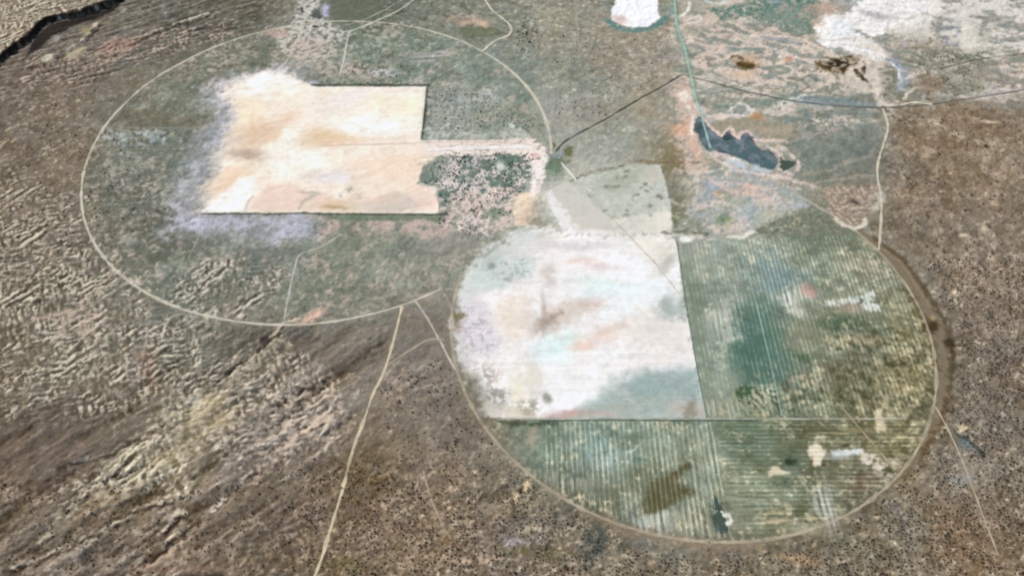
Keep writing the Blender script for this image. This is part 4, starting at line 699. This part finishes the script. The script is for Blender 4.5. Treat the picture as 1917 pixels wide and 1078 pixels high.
# ------------------------------------------------------------------ lake and pond: level sheets of water in the hollows
def resample(g, step):
    d = np.r_[0, np.cumsum(np.hypot(*np.diff(g, axis=0).T))]; n = max(2, int(d[-1] / step) + 1); t = np.linspace(0, d[-1], n)
    return np.c_[np.interp(t, d, g[:, 0]), np.interp(t, d, g[:, 1])], t
def wsheet(pts, z, name, label, cat, m):
    g = G(smooth(list(pts) + [pts[0]], 4))[:-1]; cs = 6.0
    x = np.arange(g[:, 0].min() - 30, g[:, 0].max() + 30, cs); y = np.arange(g[:, 1].min() - 30, g[:, 1].max() + 30, cs)
    X, Y = np.meshgrid((x[:-1] + x[1:]) / 2, (y[:-1] + y[1:]) / 2)
    d, ins = seg(X + bil(N['wx'], X, Y) * 3, Y + bil(N['wy'], X, Y) * 3, g, True)
    k = np.where(ins, d, -d) + 7 * bil(N['spk'], X, Y) > 0
    id_ = np.arange(len(x) * len(y)).reshape(len(y), len(x)); f = np.stack([id_[:-1, :-1], id_[:-1, 1:], id_[1:, 1:], id_[1:, :-1]], -1)[k]
    used, inv = np.unique(f, return_inverse=True); XX, YY = np.meshgrid(x, y); V = np.c_[XX.ravel(), YY.ravel(), np.full(XX.size, z)][used]
    me = mesh(name, V, inv.reshape(f.shape), m)
    return obj(name, me, label, cat, "structure")
def zmean(pts):
    g = G(pts); return float(land_h(g[:, 0], g[:, 1]).mean())
wsheet(LAKE, zmean(LAKE) + .6, "lake", "dark blue lake with scalloped upper shore below the asphalt road", "lake", M_LAKE)
wsheet(POND, zmean(POND) + .6, "pond", "small round dark green pond just right of the lake", "pond", M_POND)
wsheet(WH, zmean(WH) + .8, "waterhole", "winding dark green waterhole in the lower ploughed plot", "waterhole", M_POND)

# ------------------------------------------------------------------ roads as ribbons laid on the land
SOIL_N = np.random.default_rng(3)
def ribbon(name, label, cat, g, wd, col, wear, lift, across=5):
    p, t = resample(np.asarray(g, float), 7.0)
    tn = np.gradient(p, axis=0); tn /= np.hypot(*tn.T)[:, None] + 1e-9; nrm = np.c_[-tn[:, 1], tn[:, 0]]
    n = len(p); wob = np.interp(t, np.arange(0, t[-1] + 60, 40), SOIL_N.normal(0, 1, len(np.arange(0, t[-1] + 60, 40))))
    wob2 = np.interp(t, np.arange(0, t[-1] + 60, 22), SOIL_N.normal(0, 1, len(np.arange(0, t[-1] + 60, 22))))
    half = (wd[1] + (wd[0] - wd[1]) * (1 - S(t / t[-1], .02, wd[2]))) if isinstance(wd, tuple) else wd
    half = half * .5 * (1 + .28 * wob); wd = 15; off = wob2 * wd * .05
    cr = np.linspace(-1, 1, across)
    V = np.zeros((n, across, 3)); V[..., 0] = p[:, 0:1] + nrm[:, 0:1] * (cr * half[:, None] + off[:, None]); V[..., 1] = p[:, 1:2] + nrm[:, 1:2] * (cr * half[:, None] + off[:, None])
    V[..., 2] = land_h(V[..., 0], V[..., 1]) + lift; V[:, 0, 2] -= .25; V[:, -1, 2] -= .25
    base = lin(np.array(col)) / LIGHT; under = land_c(V[..., 0], V[..., 1])
    fade = np.clip(wear + .08 + .18 * np.interp(t, np.arange(0, t[-1] + 200, 90), SOIL_N.normal(0, 1, len(np.arange(0, t[-1] + 200, 90)))) * (wear > 0.02), 0, .85)
    K = (fade[:, None] + .1 * SOIL_N.normal(size=(n, across))).clip(0, .9); K[:, [0, -1]] = np.maximum(K[:, [0, -1]], .5 if col[0] > 100 else .3)
    cc = base[None, None] * (1 - K[..., None]) + under * K[..., None]
    cc *= (1 + .07 * wob2[:, None, None])
    i = np.arange(n * across).reshape(n, across); f = np.stack([i[:-1, :-1], i[1:, :-1], i[1:, 1:], i[:-1, 1:]], -1).reshape(-1, 4)
    me = mesh(name, V.reshape(-1, 3), f, M_ROAD, np.clip(cc.reshape(-1, 3), .01, .93))
    if me.polygons[0].normal.z < 0: me.flip_normals()
    return me
for k, (nm, lb, ct, g, wd, col, wear) in enumerate(ROADS):
    obj(nm, ribbon(nm, lb, ct, g, wd, col, wear, .7 + .03 * k), lb, ct, "structure")

# ------------------------------------------------------------------ earth banks with scrub along the basin and field edges
def bank(name, label, pts, wd, hgt, col, sway=1.2):
    p, t = resample(G(pts), 9.0); tn = np.gradient(p, axis=0); tn /= np.hypot(*tn.T)[:, None]; nrm = np.c_[-tn[:, 1], tn[:, 0]]
    prof = np.array([(-.5, -.5), (-.3, .55), (-.12, 1), (.12, 1), (.3, .55), (.5, -.5)]); n = len(p)
    r = np.random.default_rng(int(p[0, 0]) % 1000); hj = 1 + .3 * r.normal(size=(n, len(prof))); hj = np.clip(hj, .4, 1.7)
    V = np.zeros((n, 6, 3)); o = prof[:, 0] * wd * (1 + .15 * r.normal(size=(n, 1)))
    V[..., 0] = p[:, 0:1] + nrm[:, 0:1] * o; V[..., 1] = p[:, 1:2] + nrm[:, 1:2] * o; V[..., 2] = land_h(V[..., 0], V[..., 1]) + prof[:, 1] * hgt * hj
    cc = lin(np.array(col))[None, None] / LIGHT * (1 + .28 * r.normal(size=(n, 6, 1)))
    i = np.arange(n * 6).reshape(n, 6); f = np.stack([i[:-1, :-1], i[1:, :-1], i[1:, 1:], i[:-1, 1:]], -1).reshape(-1, 4)
    me = mesh(name, V.reshape(-1, 3), f, M_ROAD, np.clip(cc.reshape(-1, 3), .01, .9))
    if me.polygons[len(me.polygons) // 2].normal.z < 0: me.flip_normals()
    obj(name, me, label, "bank", None, "banks around the silt basins")
bank("earth_bank", "long dark scrubby bank along the bottom edge of the cream basin", [(376,400),(560,400),(700,400),(836,402)], 9, 2, (104,112,98))
bank("earth_bank", "dark bank along the top edge of the cream basin", [(588,161),(700,161),(800,161)], 11, 2, (110,114,102))
bank("earth_bank", "short dark bank on the right edge of the cream basin", [(799,163),(794,210),(789,258)], 8, 2, (104,110,98))
bank("earth_bank", "dark bank under the bottom edge of the white basin", [(1010,787),(1150,786),(1330,787),(1420,787)], 9, 2, (96,106,92))
bank("earth_bank", "dark green bank on the right edge of the white basin", [(1267,452),(1273,490),(1281,545),(1292,612),(1304,685),(1323,780)], 9, 2, (112,124,110))
#bank("earth_bank", "dark bank where the grey plot meets the northern arc", [(1080,326),(1130,313),(1185,302),(1250,301),(1300,303)], 14, 2.5, (96,88,62))

# ------------------------------------------------------------------ plough rows: one low ridge of pale soil each
ROWN = np.random.default_rng(21)
def inside(pts, x, y):
    g = G(pts); ins = np.zeros(x.shape, bool)
    for k in range(len(g)):
        a, b = g[k], g[(k + 1) % len(g)]
        if a[1] != b[1]: ins ^= ((a[1] > y) != (b[1] > y)) & (x < (b[0] - a[0]) * (y - a[1]) / (b[1] - a[1]) + a[0])
    return ins & (np.hypot(x - RING_R[0], y - RING_R[1]) < RING_R[2] - 22)
def row(parent, a, b, pale, vis):
    p, t = resample(np.array([a, b], float), 11.0); n = len(p); d = (np.array(b) - a) / np.hypot(*(np.array(b) - a)); nr_ = np.array([-d[1], d[0]])
    def nz(step, amp): k_ = np.arange(0, t[-1] + 3 * step, step); return amp * np.interp(t, k_, ROWN.normal(0, 1, len(k_)))
    o = nz(140, .9) + nz(25, .5); wd = np.clip(6.0 * (1 + nz(30, .22)), 3, 9); hg = np.clip(.9 * (1 + nz(28, .3)), .3, 1.6)
    prof = np.array([(-1, -.3), (-.45, .85), (.45, .85), (1, -.3)])
    V = np.zeros((n, 4, 3)); off = o[:, None] + prof[:, 0] * wd[:, None]
    V[..., 0] = p[:, 0:1] + nr_[0] * off; V[..., 1] = p[:, 1:2] + nr_[1] * off; V[..., 2] = land_h(V[..., 0], V[..., 1]) + prof[:, 1] * hg[:, None]
    under = land_c(V[..., 0], V[..., 1])
    cxy = p + 0; patch = bil(N['fbm3'], cxy[:, 0], cxy[:, 1]) * .75 + bil(N['med'], cxy[:, 0], cxy[:, 1]) * .5 + nz(60, .4) + vis - .2
    k_ = np.clip(.42 + .36 * patch, .02, .95)[:, None, None] * np.array([.35, 1, 1, .35])[None, :, None]
    cc = under * (1 - k_) + np.clip(under * 1.5 + .05, 0, .85) * k_ * np.array(pale)
    i = np.arange(n * 4).reshape(n, 4); f = np.stack([i[:-1, :-1], i[1:, :-1], i[1:, 1:], i[:-1, 1:]], -1).reshape(-1, 4)
    me = mesh("plough_row", V.reshape(-1, 3), f, M_FIELD, np.clip(cc.reshape(-1, 3), .01, .9))
    if me.polygons[0].normal.z < 0: me.flip_normals()
    obj("plough_row", me, parent=parent)
def rows(parent, pts, axis, lo, hi, rng_, pale, vis, extra=None):
    for c in np.arange(lo, hi, PITCHR):
        s = np.arange(rng_[0] + (ROWN.uniform(-10, 70) if axis else 0), rng_[1], 8.0); x, y = (np.full(s.shape, c), s) if axis == 0 else (s, np.full(s.shape, c))
        k = inside(pts, x, y)
        if extra is not None: k &= extra(x, y)
        e = np.flatnonzero(np.diff(np.r_[0, k.astype(int), 0]))
        for a, b in zip(e[::2], e[1::2]):
            if (b - a) * 8 > 90: row(parent, (x[a], y[a]), (x[b - 1], y[b - 1]), pale, vis(c))
XS = G([(1342,850)])[0, 0]
rows(SHEET[3], RP, 0, 1118, 2560, (2740, 4230), (.97, 1.0, .97), lambda c: -1.0 if c < 1400 else (.7 if 1560 < c < 1820 else .15))
rows(SHEET[4], LP, 0, 190, XS, (1950, 2740), (1.0, 1.0, .98), lambda c: .75)
rows(SHEET[4], LP, 1, 2030, 2725, (XS + 14, 2600), (.99, 1.0, .96), lambda c: .35)

# ------------------------------------------------------------------ shrubs: 300 nearest as things, the rest as one mass
def ico():
    t = (1 + 5 ** .5) / 2
    v = np.array([(-1,t,0),(1,t,0),(-1,-t,0),(1,-t,0),(0,-1,t),(0,1,t),(0,-1,-t),(0,1,-t),(t,0,-1),(t,0,1),(-t,0,-1),(-t,0,1)], float); v /= np.linalg.norm(v[0])
    f = np.array([(0,11,5),(0,5,1),(0,1,7),(0,7,10),(0,10,11),(1,5,9),(5,11,4),(11,10,2),(10,7,6),(7,1,8),(3,9,4),(3,4,2),(3,2,6),(3,6,8),(3,8,9),(4,9,5),(2,4,11),(6,2,10),(8,6,7),(9,8,1)])
    return v, f
IV, IF = ico()
def crown(seed):                                          # several uneven leaf clumps round one centre
    r = np.random.default_rng(seed); V, F = [], []
    for k in range(4):
        c = np.array([0, 0, .62]) if k == 0 else np.array([r.uniform(-.6, .6), r.uniform(-.6, .6), r.uniform(.35, .75)])
        s = r.uniform(.55, .75) if k == 0 else r.uniform(.25, .45)
        v = IV * s * (1 + .22 * r.normal(size=(12, 1))) * (1, 1, .62) + c
        F.append(IF + 12 * k); V.append(v)
    return np.vstack(V), np.vstack(F)
CROWNS = [mesh("crown", *crown(40 + k), M_LEAF, smooth_=False) for k in range(5)]
sv = []; sf = []
for k in range(5):
    a = 2 * math.pi * k / 5; sv += [(.07 * math.cos(a), .07 * math.sin(a), -.1), (.045 * math.cos(a), .045 * math.sin(a), .55)]
    sf.append((2 * k, 2 * ((k + 1) % 5), 2 * ((k + 1) % 5) + 1, 2 * k + 1))
STEM = mesh("stem", sv, sf, M_STEM)
gx = np.arange(X0 + 100, X1 - 100, 18.0); gy = np.arange(1450, 8000, 18.0)
bx, by = np.meshgrid(gx, gy); bx = bx + rng.uniform(-7, 7, bx.shape); by = by + rng.uniform(-7, 7, by.shape)
keep = rng.uniform(size=bx.shape) < bil(D, bx, by) * (1 + .45 * bil(N['big'], bx, by) + .35 * bil(N['fbm3'], bx, by))
bx, by = bx[keep], by[keep]
im = toimg(np.c_[bx, by]); vis = (im[:, 0] > -150) & (im[:, 0] < 2070) & (im[:, 1] > -80) & (im[:, 1] < 1180)
bx, by, im = bx[vis], by[vis], im[vis]
rad = np.clip(rng.lognormal(math.log(4.1), .28, len(bx)), 2.6, 8.5); hz = rad * rng.uniform(.75, 1.1, len(bx))
bz = land_h(bx, by)
infr = (im[:, 0] > 12) & (im[:, 0] < 1905) & (im[:, 1] > 10) & (im[:, 1] < 1068)
order = np.argsort(-(rad / mpp(by)) * infr); near = order[:300]; rest = order[300:]
LM = [(1820,560,"on the speckled plain outside the cleared strip"), (1860,700,"near the right edge, above the track to the corner"), (1806,830,"beside the dark sliver of a waterhole at right"), (1850,990,"around the lower end of the corner track"),
 (1700,930,"close under the lower right curve of the ploughed ring"), (1650,1030,"in the dense speckle at the lower right"), (1490,1045,"around the orange earth patch below the ploughed ring"), (1330,1045,"just below the lowest point of the ploughed ring"), (1110,1015,"around the dark hollow at the bottom"),
 (970,1040,"in the grey bluish scrub left of the dark hollow"), (970,920,"around the cream mound left of the ploughed ring"), (830,990,"beside the thin broken track at the bottom"), (840,860,"between the cream road and the ploughed ring"), (720,900,"in the dark brown scrub patch right of the cream road"), (690,1040,"right of the cream road near the bottom edge"),
 (520,1020,"left of the cream road near the bottom edge"), (330,1020,"by the dark gully at the lower left"), (120,1020,"among the ridges in the lower left corner"), (300,900,"below the pale rocky streak at the left")]
LMX = np.array([(a, b) for a, b, _ in LM], float)
for i in near:
    k = int(np.argmin(np.hypot(LMX[:, 0] - im[i, 0], LMX[:, 1] - im[i, 1]))); lb = "dark shrub " + LM[k][2]
    o = bpy.data.objects.new("shrub", None); COL.objects.link(o); o.location = (bx[i], by[i], bz[i]); o.rotation_euler = (0, 0, rng.uniform(0, 6.28)); o.scale = (rad[i], rad[i], hz[i]); o.empty_display_size = .1
    o["label"] = lb; o["category"] = "shrub"; o["group"] = lb.replace("dark shrub", "shrubs")
    obj("crown", CROWNS[int(rng.integers(5))], parent=o); obj("stem", STEM, parent=o)
n = len(rest); ra = rng.uniform(0, 6.28, n); jit = 1 + .25 * rng.normal(size=(n, 12, 1))
V = IV[None] * jit; c_, s_ = np.cos(ra)[:, None], np.sin(ra)[:, None]
R = rad[rest][:, None]; VX = (V[..., 0] * c_ - V[..., 1] * s_) * R * 1.1 + bx[rest][:, None]; VY = (V[..., 0] * s_ + V[..., 1] * c_) * R * .85 + by[rest][:, None]; VZ = (V[..., 2] * .6 + .45) * hz[rest][:, None] + bz[rest][:, None]
F = (IF[None] + 12 * np.arange(n)[:, None, None]).reshape(-1, 3)
obj("scrub", mesh("scrub", np.stack([VX, VY, VZ], -1).reshape(-1, 3), F, M_LEAF, smooth_=False), "countless dark scrub bushes speckling the dry plains", "scrub", "stuff")
print("shrubs", len(bx))
